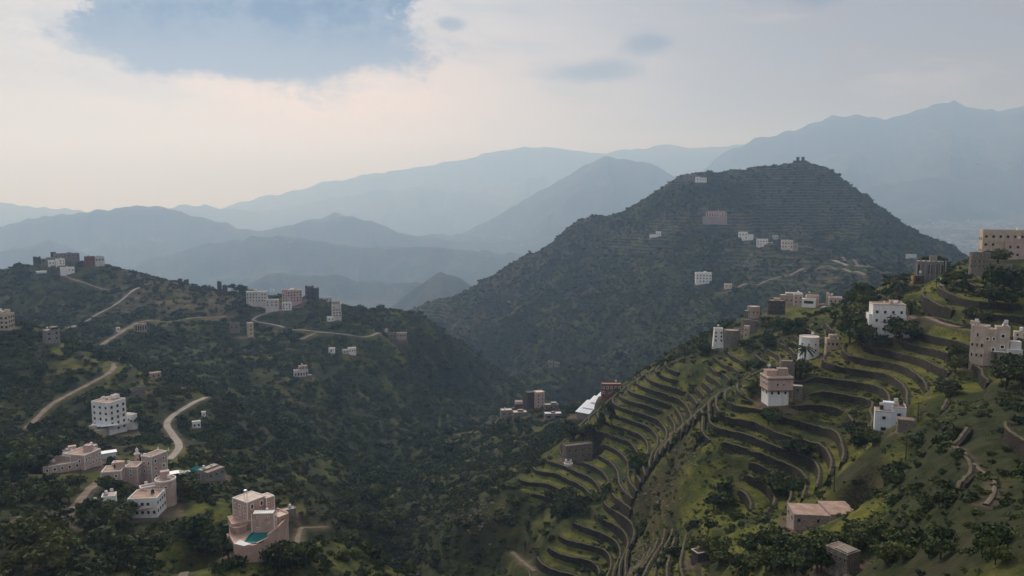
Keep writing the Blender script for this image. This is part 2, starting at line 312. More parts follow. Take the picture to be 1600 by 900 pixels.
# --- lower left: hamlet with the minaret
bld('apartment_house', 'white five-storey house with rows of dark windows alone among bushes', 172, 680, [
    B(0, 0, 38, 40, 50, 0, 42, WH, 'roof_pink', 1.5, WH, [('f', 5, 3, 3.2, 4.2, 0, .06, .95), ('l', 4, 3, 3, 3.6, 0, .2, .95)]),
    B(10, 30, 12, 9, 5, 51, 42, WH, 'roof_pale', .6), B(-4, 2, 26, 22, 12, 0, 140, BE, 'roof_pale', .5), B(38, 26, 10, 22, 18, 4, 42, WH, 'roof_pale', .8),
    ], 'house', [('canopy', -12, -6, 16, 24, 9, .5, WH), ('tank', -6, 42, 50, 2.2, 3, WH), ('slab', -12, 12, 15.5, 26, 18, 1.3, 42, 'sheet_metal'), ('balcony', 2, 0, 12, 36, 2)], dmin=250, dmax=420)
bld('courtyard_house', 'wide pink flat-roofed house with white roof dome and white-edged parapets', 133, 734, [
    B(0, 0, 42, 40, 22, 0, -42, PK, 'roof_pink', 1.5, 'trim_white', [('r', 2, 5, 2.6, 4, 1, .12, .9), ('f', 1, 2, 3, 4, 1, .3, .9)]),
    B(-64, 2, 58, 46, 12, 0, 7, PK, 'roof_pink', 1.2, 'trim_white', [('f', 1, 5, 3, 4, 1, .2, .9)]),
    B(-52, 62, 56, 14, 9, 4, 4, PK, 'roof_pink', 1, 'trim_white'), B(14, 44, 15, 14, 12, 12, -35, PK, 'roof_pale', 1, 'trim_white', [('r', 1, 1, 3, 3, 1)]),
    B(-22, 18, 26, 20, 6, 14, -35, PK, 'roof_pink', .8, 'trim_white')],
    'house', [('dome', -44, 26, 13, 4.2, 4, WH), ('dome', 10, 48, 24, 3.6, 4, WH)], dmin=200, dmax=330)
bld('metal_shed', 'low white sheet-metal shed behind the pink courtyard house', 170, 716, [B(-10, 0, 22, 14, 8, 0, 4, 'sheet_metal', 'sheet_metal', 0)], 'shed', dmin=200, dmax=330)
bld('terraced_house', 'pair of small pink houses with white corner strips left of the mosque', 190, 757, [
    B(0, 0, 32, 34, 21, 0, -14, PK, 'roof_pink', 1.4, 'trim_white', [('f', 2, 2, 3, 4, 1, .1, .9), ('r', 2, 2, 2.6, 3.6, 1)]),
    B(26, 14, 22, 30, 18, 2, -22, PK, 'roof_pink', 1.2, 'trim_white', [('f', 2, 1, 2.6, 3.4, 1), ('r', 2, 3, 2.6, 3.4, 1)]),
    B(-2, 34, 12, 12, 5, 21, -14, PK, 'roof_pink', .8, 'trim_white')], 'house', dmin=200, dmax=330)
bld('mosque', 'tall pink mosque with pointed roof corners and white-framed windows', 238, 756, [
    B(0, 0, 36, 21, 42, 0, 44, PK, 'roof_pink', 1.6, 'trim_white', [('f', 3, 2, 4.2, 4.2, 1, .1, .95), ('l', 2, 2, 3.2, 5, 1, .3, .92)], door=('f', .5, 4, 7))],
    'mosque', [('horn', 0, 0, 43.5, 1.4, 4, 'trim_white'), ('horn', 26, 25, 43.5, 1.4, 4, 'trim_white'), ('horn', -13.5, 14.5, 43.5, 1.4, 4, 'trim_white'), ('horn', 11, 38, 43.5, 1.4, 4, 'trim_white'), ('dome', -9, 15, 43, 3, 3, WH)], dmin=200, dmax=330)
bld('minaret', 'slender pink minaret topped by a small white dome beside the mosque', 214, 746, [
    B(0, 0, 5.6, 5.6, 36, 0, 20, PK, 'roof_pale', 0, None, [('f', 3, 1, 1.2, 3, 0)], door=('f', .5, 2, 5)), B(0, -.6, 6.8, 6.8, 1.6, 36, 20, 'trim_white', 'roof_pale', .8), B(1, .8, 3.6, 3.6, 5, 37.6, 20, 'trim_white', None, 0)],
    'minaret', [('dome', 1.7, 2.8, 42.6, 2.3, 3.4, WH), ('finial', 1.7, 2.8, 45.8, .35, 3, WH)], dmin=200, dmax=330)
bld('hillside_house', 'grey and white house with an oval walled roof terrace below the mosque', 246, 808, [
    B(0, 0, 48, 44, 30, 0, -20, WH, 'roof_pink', 1.4, 'trim_white', [('f', 2, 5, 3.2, 4, 0, .05, .95), ('r', 2, 4, 3, 4, 0, .1, .95)]),
    B(-2, 44, 36, 36, 40, 0, 0, PK, 'roof_pink', 2.2, 'trim_white', [('f', 1, 3, 2.6, 3.4, 1, .7, .9)], kind='round'),
    B(-24, 52, 34, 16, 32, 0, 10, PK, 'roof_pink', 2.4, 'trim_white')], 'house', [('canopy', -42, 2, 15, 40, 4, .5, 'plaster_pink'), ('tank', 10, 20, 31, 2, 3, WH)], dmin=170, dmax=300)
bld('cottage', 'small white block house with one dark window left of the oval-terrace house', 181, 794, [
    B(0, 0, 22, 20, 20, 0, -8, WH, 'roof_pale', .6, None, [('f', 1, 1, 3.6, 3, 0, .4, .8)]), B(-22, 3, 14, 14, 8, 0, -6, GR, 'roof_pink', .4)], 'house', dmin=160, dmax=300)
bld('metal_shed', 'bright white sheet-metal shed tight against the right of the mosque', 269, 753, [B(-2, 0, 13, 14, 12, 0, 8, 'sheet_metal', 'sheet_metal', 0)], 'shed', dmin=200, dmax=330)
bld('cottage', 'tiny white cottage with a roof tank between mosque and turquoise net', 284, 748, [
    B(0, 0, 11, 10, 9, 0, -20, WH, 'roof_pale', .8, None, [('f', 1, 1, 2, 3, 0)]), B(3, 8, 12, 8, 6, 0, 20, WH, 'roof_pale', .8)], 'house', [('tank', -3, 3, 9, 2, 3.5, WH)], dmin=200, dmax=330)
bld('barn', 'long low grey building with two pale roof strips above the pool villa', 325, 752, [
    B(0, 0, 36, 16, 13, 0, 40, GR, 'roof_pink', .6, None, [('f', 1, 3, 3, 3, 0)]), B(-9, 9, 36, 12, 15, 0, 40, GR, 'roof_pale', .6)], 'barn', dmin=190, dmax=330)
bld('hut', 'tiny white hut just right of the curving concrete road', 307, 668, [B(-6, 0, 13, 8, 9, 0, 6, WH, 'roof_pale', .4, None, [('f', 1, 2, 2.4, 3.4, 0, .05, .7)])], 'hut', dmin=200, dmax=380)
bld('hut', 'small white gable end uphill of the tiny white hut', 318, 652, [B(-2, 0, 6, 6, 8, 0, 10, WH, 'roof_pale', .3, None, [('f', 1, 1, 1.6, 2, 0)])], 'hut', dmin=200, dmax=380)
# --- pool villa
bld('villa', 'pink hillside villa with turquoise swimming pool and curved brown podium wall', 382, 880, [
    B(51, 44, 38, 18, 31, 26, -16, 'plaster_rose', 'roof_white', 1, 'trim_white', [('f', 3, 2, 2, 2.6, 1, .1, .95), ('r', 3, 2, 2, 2.6, 1, .1, .95)], taper=.07),
    B(8, 80, 40, 40, 31, 37, 36, 'plaster_rose', 'roof_cream', 1.5, 'trim_white', [('l', 2, 3, 3.2, 4.4, 1, .08, .92), ('f', 1, 2, 4, 7, 1, .5, .92)]), B(-18, 66, 36, 40, 14, 26, 10, 'plaster_rose', 'roof_pink', .8),
    B(41, 96, 16, 22, 38, 28, 30, 'plaster_rose', 'roof_cream', 1.6, 'trim_white', [('f', 2, 2, 2.4, 3.6, 1, .3, .9)]),
    B(60, 74, 22, 24, 12, 26, 35, 'plaster_rose', 'roof_cream', 1.4, None, [], door=('f', .5, 5, 7)),
    B(-22, 58, 24, 22, 9, 10, 14, 'plaster_rose', 'roof_pink', 1.5, None, [], door=('f', .5, 4, 6))],
    'villa', [('podium', 26), ('tankstand', 6, 100, 73), ('tank', 38, 50, 62, 2.2, 2.4, WH)], dmin=140, dmax=260)
bld('shed', 'open grey roofless shed behind the pool villa', 452, 803, [B(-8, 0, 20, 13, 5, 0, 20, GR, 'roof_pale', 1)], 'shed', dmin=170, dmax=300)
# --- left edge and near spur
bld('apartment_house', 'beige three-storey house with arched terrace cut by the left frame edge', 12, 516, [
    B(2, 0, 24, 22, 25, 0, -28, BE, 'roof_pink', 1, None, [('f', 3, 3, 3, 3.4, 0, .05, .9), ('r', 3, 3, 2.6, 3.6, 0, .1, .95)]), B(-6, 14, 22, 20, 27, 0, -28, BE, 'roof_pale', 1)], 'house', dmin=350, dmax=520)
bld('concrete_house', 'bare grey concrete house with dark upper opening on the near spur', 72, 537, [
    B(0, 0, 24, 18, 20, 0, 16, GR, 'roof_pale', .6, None, [('f', 2, 2, 2.6, 3, 0, .15, .95), ('l', 2, 1, 2, 3, 0)]), B(9, 3, 12, 10, 4.5, 20, 16, GR, 'roof_pale', .4, None, [('f', 1, 1, 9, 3, 0)])], 'house', dmin=350, dmax=560)
bld('stone_hut', 'squat pinkish stone hut among bushes above the five-storey house', 245, 592, [B(-9, 0, 17, 12, 9, 0, 14, 'brown_stone', 'roof_pink', .6, None, [('f', 1, 2, 1.8, 3, 0)])], 'hut', dmin=330, dmax=520)
bld('ruin', 'crumbling low stone ruin just above the five-storey house', 216, 616, [B(-10, 0, 20, 12, 6, 0, 6, ST, None, 2.4), B(2, 4, 10, 8, 10, 0, 12, ST, None, 1.5)], 'ruin', dmin=300, dmax=480)
bld('retaining_structure', 'grey pillared retaining wall holding the road bend on the far slope', 219, 518, [B(-8, 0, 19, 4, 12, 0, 8, BR, None, 0, None, [('f', 1, 5, 1.6, 8, 0, .05, .85)])], 'wall', dmin=520, dmax=720)
bld('hut', 'small white roadside hut at the road bend on the far slope', 185, 517, [B(-3, 0, 6, 5, 5, 0, 8, WH, 'roof_pale', .3, None, [('f', 1, 1, 1.6, 2, 0)])], 'hut', dmin=500, dmax=720)
# --- left hilltop hamlet
bld('stone_house', 'long grey stone house with a blue roof tank on the left summit', 103, 408, [
    B(-18, 0, 40, 14, 11, 0, 4, ST, 'roof_dark', .8, None, [('f', 2, 6, 1.4, 1.8, 0)]), B(-30, -4, 18, 12, 6, 0, 4, ST, 'roof_dark', .5, None, [('f', 1, 2, 1.4, 1.8, 0)])], 'house', [('tank', 5, 6, 11, 3.2, 2.2, 'blue_tank')], dmin=650, dmax=900)
bld('watchtower', 'black square stone watchtower on the left summit', 84, 404, [B(-4, 0, 8, 8, 13, 0, 5, DS, 'roof_dark', .6, None, [('f', 2, 1, 1.2, 1.6, 0)])], 'tower', dmin=650, dmax=900)
bld('hill_house', 'small white house left of the larger one below the summit tower', 81, 415, [B(-5, 0, 10, 8, 8, 0, 6, WH, 'roof_pale', .4, None, [('f', 1, 2, 1.4, 1.8, 0)])], 'house', dmin=650, dmax=900)
bld('hill_house', 'white cube house directly under the long stone house', 95, 415, [B(-7, 0, 14, 9, 10, 0, 8, WH, 'roof_pale', .4, None, [('f', 2, 3, 1.3, 1.7, 0)])], 'house', dmin=650, dmax=900)
bld('hill_house', 'greyish white two-part house lowest of the summit hamlet', 107, 427, [B(-12, 0, 22, 9, 9, 0, 6, 'plaster_white', 'roof_pale', .4, None, [('f', 1, 4, 1.4, 1.8, 0)]), B(-4, -1, 10, 6, 7, -6, 6, WH, None, 0, None, [('f', 1, 2, 1.3, 1.8, 0)])], 'house', dmin=640, dmax=900)
bld('brick_house', 'red brick house with white right half on the left summit', 147, 416, [
    B(-14, 0, 16, 10, 15, 0, 6, RD_, 'roof_pink', .5, None, [('f', 2, 2, 1.6, 2, 0)]), B(2, 0, 15, 10, 11, 4, 6, 'plaster_pale', 'roof_pale', .5, None, [('f', 1, 3, 1.8, 2.2, 0)])], 'house', dmin=650, dmax=900)
bld('stone_house', 'dark ruined stone house at the left tip of the summit', 60, 412, [B(-8, 0, 12, 8, 9, 0, 0, DS, None, 2), B(4, 2, 9, 7, 7, 0, 6, ST, 'roof_pink', .4, None, [('f', 1, 1, 1.6, 2, 0)])], 'ruin', dmin=650, dmax=900)
bld('metal_shed', 'thin white shed roof below the left tip of the summit', 65, 426, [B(-8, 0, 16, 6, 2, 0, 3, 'sheet_metal', 'sheet_metal', 0)], 'shed', dmin=640, dmax=900)
bld('ruin', 'small black ruin on the skyline right of the summit hamlet', 286, 442, [B(-8, 0, 7, 6, 7, 0, 0, DS, None, 1), B(1, 1, 8, 6, 5, 0, 0, DS, None, 1)], 'ruin', dmin=650, dmax=900)
bld('stone_hut', 'grey stone hut half way down the ridge from the summit', 195, 428, [B(-6, 0, 12, 6, 5, 0, 0, ST, 'roof_pale', .4, None, [('f', 1, 1, 1.6, 2, 0)])], 'hut', dmin=640, dmax=900)
# --- middle ridge village
bld('watchtower', 'twin dark stone towers on the skyline left of the ridge apartments', 345, 462, [B(-5, 0, 7, 7, 21, 0, 0, DS, None, 1.4, None, [('f', 2, 1, 1, 1.6, 0)]), B(3, 1, 8, 7, 15, 0, 0, DS, None, 1.4)], 'tower', dmin=620, dmax=850)
bld('apartment_house', 'long pink apartment block with white left wing on the middle ridge', 449, 475, [
    B(-32, 0, 32, 12, 18, 2, -12, 'plaster_pale', 'roof_pale', .5, None, [('f', 3, 7, 1.5, 1.9, 0)]), B(0, 0, 24, 12, 21, 0, 14, PK, 'roof_pale', .5, None, [('f', 4, 5, 1.6, 2, 0), ('l', 4, 2, 1.4, 2, 0)]), B(-8, 4, 10, 8, 22, 0, 0, PK, 'roof_pale', .5, None, [('f', 4, 2, 1.4, 1.8, 0)])],
    'house', [('tank', 8, 6, 21, 4, 2, WH), ('tank', -20, 8, 20, 1.6, 3, WH), ('finial', -24, 5, 20, .8, 7, WH)], dmin=600, dmax=850)
bld('hill_house', 'pale blue-white stepped house in front of the ridge apartments', 447, 484, [B(-12, 0, 20, 10, 12, 4, -8, 'plaster_pale', 'roof_pale', .4, None, [('f', 2, 3, 1.6, 1.8, 0)]), B(8, -1, 14, 8, 12, -1, -10, WH, 'roof_pale', .4, None, [('f', 3, 3, 1.5, 1.8, 0)])], 'house', dmin=600, dmax=850)
bld('round_house', 'round dark stone tower house with white roof right of the ridge apartments', 481, 468, [B(-4, 2, 14, 14, 20, 0, 0, DS, 'roof_white', .8, None, [('f', 2, 3, 1.2, 1.6, 0)], kind='round'), B(5, 0, 13, 13, 17, 0, 0, DS, 'roof_white', .8, None, [('f', 2, 3, 1.2, 1.6, 0)], kind='round')], 'house', dmin=600, dmax=850)
bld('hill_house', 'greenish white low house on the skyline behind the tall stepped house', 513, 471, [B(-8, 0, 14, 8, 7, 0, 10, 'plaster_pale', 'roof_green', .4, None, [('f', 1, 3, 1.4, 1.8, 0)])], 'house', dmin=600, dmax=850)
bld('tower_house', 'tall narrow stepped white and brown house at the ridge end', 526, 500, [B(-6, 0, 14, 10, 22, 2, 10, 'plaster_pale', 'roof_pink', .6, None, [('f', 4, 3, 1.6, 2, 0), ('l', 3, 1, 1.4, 2, 0)]), B(-6, 4, 12, 8, 28, 0, 10, BR, 'roof_pale', .6), B(-14, -2, 11, 7, 7, -2, 10, WH, 'roof_pale', .4, None, [('f', 1, 2, 1.4, 1.8, 0)])], 'house', dmin=600, dmax=850)
bld('stone_house', 'beige stone house stepping down the slope beside the ridge road', 388, 527, [B(0, 0, 9, 10, 22, 0, 12, BE, 'roof_pale', .5, None, [('f', 3, 1, 1.6, 2, 0)]), B(-14, 2, 15, 9, 12, 10, -6, ST, None, 2, None, [('f', 1, 2, 1.8, 2.4, 0)])], 'house', dmin=520, dmax=760)
bld('ruin', 'low grey row of roofless stone rooms beside the road loop', 620, 529, [B(-18, 0, 16, 6, 8, 0, 0, ST, None, 2, None, [('f', 1, 4, 1.6, 2.6, 0)]), B(0, 2, 16, 7, 8, 0, 3, BR, 'roof_pale', .6, None, [('f', 1, 4, 1.4, 1.8, 0)])], 'ruin', dmin=580, dmax=850)
bld('hill_house', 'small white cube left of the white pair in the middle bushes', 527, 552, [B(-5, 0, 9, 7, 8, 0, -16, WH, 'roof_pale', .4, None, [('f', 1, 1, 2, 2.4, 0)])], 'house', dmin=500, dmax=760)
bld('hill_house', 'pair of joined white cottages in the bushes under the ridge road', 545, 553, [B(0, 0, 12, 6, 9, 0, 14, WH, 'roof_pale', .4, None, [('f', 1, 3, 1.4, 2, 0)]), B(-9, 1, 9, 6, 6, 0, 14, 'plaster_pale', 'roof_pale', .4, None, [('f', 1, 2, 1.4, 1.8, 0)])], 'house', dmin=500, dmax=760)
bld('hill_house', 'stepped pale house with dark archways alone in the valley bushes', 472, 589, [B(-12, 0, 22, 9, 10, 0, 10, 'plaster_pale', 'roof_pink', .8, None, [('f', 1, 5, 1.8, 4, 0, .05, .8)]), B(-4, 3, 13, 8, 16, 0, 10, PK, 'roof_pale', .6, None, [('f', 1, 3, 1.4, 2, 0, .7, .95)]), B(8, -2, 8, 8, 5, -3, 10, ST, 'roof_pale', .4)], 'house', dmin=440, dmax=700)
# --- saddle hamlet
bld('tower_house', 'tall saddle tower house, dark left face and pink right face', 838, 636, [B(0, 0, 14, 14, 27, 0, 20, PK, 'roof_cream', .7, None, [('f', 4, 2, 1.4, 1.8, 0), ('l', 3, 1, 1.4, 1.8, 0)]), B(-14, 6, 14, 12, 25, 0, 20, DS, 'roof_dark', .8, None, [('f', 3, 2, 1.2, 1.8, 0)])], 'house', dmin=420, dmax=640)  # left block's dark stone colour carries the shade on that side
bld('watchtower', 'slim stone tower left of the pink-faced saddle tower house', 811, 640, [B(-6, 0, 12, 10, 15, 0, 10, DS, 'roof_dark', .6, None, [('f', 2, 2, 1.2, 1.8, 0)]), B(-5, 2, 11, 9, 19, 0, 10, PK, 'roof_pale', .7)], 'tower', dmin=420, dmax=640)
bld('flat_house', 'flat-roofed grey house leftmost in the saddle hamlet', 791, 646, [B(-8, 0, 18, 12, 12, 0, 8, GR, 'roof_cream', .5, None, [('f', 1, 2, 1.8, 2.2, 0)]), B(10, 2, 7, 8, 15, 0, 8, DS, 'roof_dark', .4)], 'house', dmin=420, dmax=640)
bld('flat_house', 'low pale-roofed house with small stairhead at the saddle front', 813, 650, [B(-11, 0, 22, 14, 5, 0, 6, ST, 'roof_cream', .5), B(-4, 5, 9, 6, 8, 0, 6, ST, 'roof_cream', .5)], 'house', dmin=400, dmax=620)
bld('flat_house', 'white-roofed workshop with dark open front right of the saddle tower', 864, 655, [B(-13, 0, 27, 12, 8, 0, 8, GR, 'roof_white', .6, None, [('f', 1, 2, 7, 4, 0, .05, .75)]), B(-2, 5, 6, 5, 10, 0, 20, RD_, 'roof_cream', .4)], 'house', dmin=400, dmax=620)
bld('flat_house', 'long grey flat house behind the white-roofed workshop', 862, 641, [B(-11, 0, 22, 10, 8, 0, 8, ST, 'roof_pale', .6, None, [('f', 1, 3, 1.8, 2.2, 0)]), B(-1, 3, 9, 6, 11, 0, 8, GR, 'roof_white', .4)], 'house', dmin=420, dmax=640)
bld('market_hall', 'hall under three stepped bright white sheet-metal roofs', 921, 648, [], 'hall', [('tworoof', 0)], dmin=360, dmax=520)
bld('red_house', 'dark red two-storey house with white-framed windows above the white roofs', 957, 618, [B(-17, 0, 31, 12, 17, 0, 6, RD_, 'roof_pink', 1, None, [('f', 2, 5, 2.2, 3.2, 1, .05, .92)])], 'house', dmin=340, dmax=500)
bld('metal_shed', 'pale blue shed roof in front of the dark red house', 951, 621, [B(-5, 0, 12, 8, 5, 0, 3, 'sheet_metal', 'sheet_metal', 0)], 'shed', dmin=330, dmax=470)
bld('ruined_fort', 'roofless dark stone building on the edge of the terraced nose', 884, 722, [B(0, 0, 46, 14, 24, 0, 24, ST, 'roof_dark', 1.6, None, [('f', 2, 4, 2, 3, 0), ('l', 2, 1, 2, 3, 0)])], 'ruin', dmin=260, dmax=380)
bld('cistern', 'round pale-rimmed stone cistern in front of the roofless dark building', 888, 729, [B(-7, 0, 14, 14, 3, 0, 0, 'plaster_pale', 'roof_pink', .8, 'trim_white', kind='round')], 'cistern', dmin=250, dmax=370)
# --- big mountain
bld('ruin', 'two black stone stubs crowning the highest mountain summit', 1250, 254, [B(-6, 0, 5, 6, 8, 0, 0, DS, None, 1), B(2, 0, 5, 6, 8, 0, 0, DS, None, 1), B(-11, 0, 22, 7, 3, 0, 0, DS, None, .5)], 'ruin', dmin=1300, dmax=1600)
bld('stone_house', 'dark flat stone house at the left shoulder of the big mountain', 1078, 281, [B(-12, 0, 22, 8, 8, 0, 0, ST, 'roof_dark', .5, None, [('f', 1, 4, 1.2, 1.6, 0)])], 'house', dmin=1250, dmax=1600)
bld('hill_house', 'white shoulder house with roofless left room on the big mountain', 1096, 284, [B(-10, -2, 8, 5, 7, 0, 0, WH, None, 1, None, [('f', 1, 1, 1.4, 2, 0)]), B(-3, -2, 11, 5, 6, 0, 0, WH, 'roof_pale', .4, None, [('f', 1, 3, 1.2, 1.6, 0)])], 'house', dmin=1250, dmax=1600)
bld('stone_house', 'dark tower-like stone house right of the white shoulder house', 1107, 279, [B(-4, 0, 7, 6, 10, 0, 0, DS, None, .8, None, [('f', 1, 1, 1.2, 1.6, 0)])], 'house', dmin=1250, dmax=1600)
bld('stone_house', 'low dark stone row rightmost on the mountain shoulder', 1124, 277, [B(-10, 0, 18, 6, 7, 0, 0, DS, None, 1.2, None, [('f', 1, 3, 1.2, 1.6, 0)])], 'house', dmin=1250, dmax=1600)
bld('pink_house', 'large pink house on a stone podium high on the mountain face', 1118, 350, [B(-20, 0, 38, 12, 11, 0, 2, 'stone_pinkish', None, .6), B(-15, 4, 32, 10, 17, 0, 2, PK, 'roof_pink', .6, None, [('f', 2, 8, 1.4, 1.8, 0, .66, .98)]), B(-13, 5, 28, 8, 20, 0, 2, 'plaster_salmon', 'roof_pink', .5)], 'house', dmin=1000, dmax=1500)
bld('hill_house', 'small white L-shaped house on the left mountain flank', 1023, 371, [B(2, 0, 8, 5, 9, 0, 3, 'plaster_white', 'roof_pale', .4, None, [('f', 1, 2, 1.4, 1.6, 0)]), B(-8, 0, 10, 5, 4, 0, 3, 'plaster_white', 'roof_pale', .4)], 'house', dmin=1000, dmax=1500)
bld('hill_house', 'leftmost white house of four grouped on the mountain face', 1160, 375, [B(-6, 0, 14, 9, 12, 0, 4, WH, 'roof_white', .4, None, [('f', 2, 3, 1.4, 1.8, 0)]), B(8, 1, 9, 7, 6, 2, 8, WH, 'roof_white', .3)], 'house', dmin=900, dmax=1500)
bld('hill_house', 'boxy white house with a thin ledge, second of the mountain group', 1191, 385, [B(-9, 0, 18, 9, 11, 0, 2, WH, 'roof_white', .4, None, [('f', 2, 4, 1.3, 1.5, 0)]), B(9, 2, 7, 3, 2, 4, 0, WH, 'roof_white', 0)], 'house', dmin=900, dmax=1500)
bld('hill_house', 'small bluish house behind the white mountain group', 1213, 374, [B(-6, 0, 9, 6, 6, 0, 2, 'plaster_pale', 'roof_pale', .3, None, [('f', 1, 2, 1.2, 1.5, 0)]), B(3, 0, 8, 5, 4, 0, 2, 'blue_tank', 'roof_pale', .2)], 'house', dmin=900, dmax=1500)
bld('hill_house', 'cream house with brown annexe, rightmost of the mountain group', 1230, 390, [B(-9, 0, 18, 9, 14, 0, 6, 'plaster_cream', 'roof_pale', .5, None, [('f', 2, 4, 1.6, 2.2, 0)]), B(9, 1, 8, 8, 9, 0, 6, BR, 'roof_pink', .4, None, [('f', 1, 1, 1.4, 1.8, 0)])], 'house', dmin=900, dmax=1500)
bld('apartment_house', 'white three-storey block lowest on the mountain face', 1098, 444, [B(-11, 0, 25, 12, 17, 0, 8, WH, 'roof_pale', .5, None, [('f', 3, 5, 1.5, 1.9, 0), ('l', 3, 2, 1.3, 1.8, 0)])], 'house', [('tank', 4, 5, 17, 2, 2, WH)], dmin=850, dmax=1250)
bld('hut', 'little cream hut right of the white three-storey mountain block', 1138, 450, [B(-6, 0, 12, 7, 6, 0, 6, 'plaster_cream', 'roof_pale', .4, None, [('f', 1, 2, 1.4, 1.8, 0)])], 'hut', dmin=850, dmax=1250)
bld('ruin', 'brown stone ruin on the terraces under the mountain group', 1177, 415, [B(-3, 0, 8, 5, 7, 0, 2, ST, None, 1, None, [('f', 1, 1, 1.4, 1.8, 0)]), B(-8, 0, 5, 4, 3, 0, 0, ST, None, .6)], 'ruin', dmin=850, dmax=1350)
bld('ruin', 'faint grey ruin deep in the valley behind the saddle', 865, 573, [B(-8, 0, 7, 6, 8, 0, 0, GR, None, .6, None, [('f', 1, 1, 1.4, 2, 0)]), B(1, 0, 8, 6, 6, 0, 0, GR, None, .6, None, [('f', 1, 2, 1.2, 1.8, 0)])], 'ruin', dmin=850, dmax=1250)
bld('hut', 'flat-roofed hut where the mountain meets the right ridge', 1424, 402, [B(-9, 0, 17, 8, 4, 0, 0, 'plaster_pale', 'roof_cream', .4)], 'hut', dmin=600, dmax=1250)
bld('hut', 'lone white hut on the small peak across the valley', 622, 494, [B(-5, 0, 5, 4, 4, 0, 0, WH, 'roof_pale', .2), B(1, 0, 4, 4, 2.6, 0, 0, WH, 'roof_pale', .2)], 'hut', dmin=900, dmax=2300)
# --- right ridge hamlet
bld('round_house', 'white round-cornered house at the left tip of the ridge hamlet', 1122, 544, [B(-8, 0, 17, 14, 30, 0, 8, WH, 'roof_pale', 1, None, [('f', 3, 2, 1.8, 2.4, 0, .3, .9)], taper=.06), B(6, -1, 15, 9, 7, -3, 8, WH, 'roof_pale', .8)], 'house', dmin=280, dmax=420)
bld('round_house', 'dark stone round house right of the white one at the hamlet tip', 1142, 542, [B(-12, 4, 25, 22, 24, 0, 0, ST, 'roof_pink', .8, None, [('f', 1, 2, 1.8, 2.2, 0)], kind='round')], 'house', dmin=285, dmax=440)
bld('tower_house', 'narrow beige-edged stone tower in the dark trees of the hamlet', 1169, 530, [B(0, 0, 8, 9, 20, 0, -16, BE, 'roof_pale', .7, None, [('f', 2, 1, 1.6, 2.2, 0)]), B(-14, 2, 10, 9, 15, 0, -8, ST, 'roof_dark', .8)], 'tower', dmin=290, dmax=440)
bld('round_house', 'stacked pair of round stone towers with dark flat tops', 1172, 518, [B(-14, 2, 15, 14, 17, 0, 0, ST, 'roof_dark', .9, None, [('f', 1, 2, 1.4, 2, 0)], kind='round'), B(-2, 0, 13, 12, 16, 0, 0, ST, 'roof_dark', 1, None, [('f', 1, 2, 1.4, 2, 0)], kind='round')], 'house', dmin=300, dmax=460)
bld('round_house', 'round brown house with cream rooftop in the ridge hamlet', 1177, 497, [B(-10, 0, 20, 17, 17, 0, 0, BR, 'roof_cream', .9, None, [('f', 1, 3, 1.6, 2, 0)], kind='round'), B(-14, 4, 12, 10, 10, 0, 0, ST, 'roof_cream', .6)], 'house', dmin=300, dmax=520)
bld('round_house', 'big dark round stone tower with roof hut in the ridge hamlet', 1212, 491, [B(-14, 0, 29, 26, 20, 0, 0, DS, 'roof_pink', .9, None, [('f', 2, 4, 1.5, 2, 0)], kind='round'), B(-4, 8, 10, 8, 3, 21, 0, BE, 'roof_cream', .4)], 'house', dmin=310, dmax=520)
bld('stone_house', 'wide brown house with white parapet at the back of the hamlet', 1236, 474, [B(-18, 0, 22, 14, 15, 0, 0, BR, 'roof_cream', .6, None, [('f', 1, 3, 1.8, 2.2, 0)]), B(4, 0, 14, 14, 17, 0, 10, PK, 'roof_pale', .8, 'trim_white', [('f', 2, 2, 1.6, 2, 0)]), B(-9, 6, 26, 10, 18, 0, 3, BR, 'roof_white', .8, 'trim_white')], 'house', dmin=320, dmax=560)
bld('stone_hut', 'small salmon hut between wide brown house and white-canopied house', 1265, 471, [B(-9, 0, 20, 10, 8, 0, 3, PK, 'roof_pink', .6, None, [('f', 1, 3, 1.6, 2, 0)])], 'hut', dmin=320, dmax=560)
bld('farm_house', 'pink and white house with white front canopy at the back of the hamlet', 1296, 477, [B(-22, 0, 22, 12, 8, 0, -4, WH, 'roof_white', .5, None, [('f', 1, 1, 15, 3.6, 0, .1, .7)]), B(-18, 8, 20, 12, 13, 0, -4, PK, 'roof_pink', .8), B(-1, 3, 20, 12, 12, 0, 6, PK, 'roof_pink', 1, 'trim_white', [('f', 1, 3, 2, 2.6, 0)]), B(-6, 12, 10, 8, 16, 0, 0, PK, 'roof_pink', .6)], 'house', [('dome', -3, 15, 16, 2, 3, PK)], dmin=320, dmax=560)
bld('round_house', 'white tapering round tower with palm in front', 1263, 562, [B(-18, 0, 36, 36, 33, 0, 0, WH, 'roof_cream', 1.6, 'trim_white', [('f', 2, 3, 1.8, 2.4, 0, .3, .85)], kind='round', taper=.06)], 'house', dmin=210, dmax=300)
bld('cottage', 'small beige house with roof hut right of the white round tower', 1291, 549, [B(0, 0, 20, 18, 19, 0, 10, BE, 'roof_pink', 1, None, [('f', 1, 3, 2.2, 3, 0, .4, .85), ('l', 1, 1, 2, 3, 0)]), B(4, 6, 12, 9, 6, 19, 10, BE, 'roof_cream', .6)], 'house', dmin=210, dmax=310)
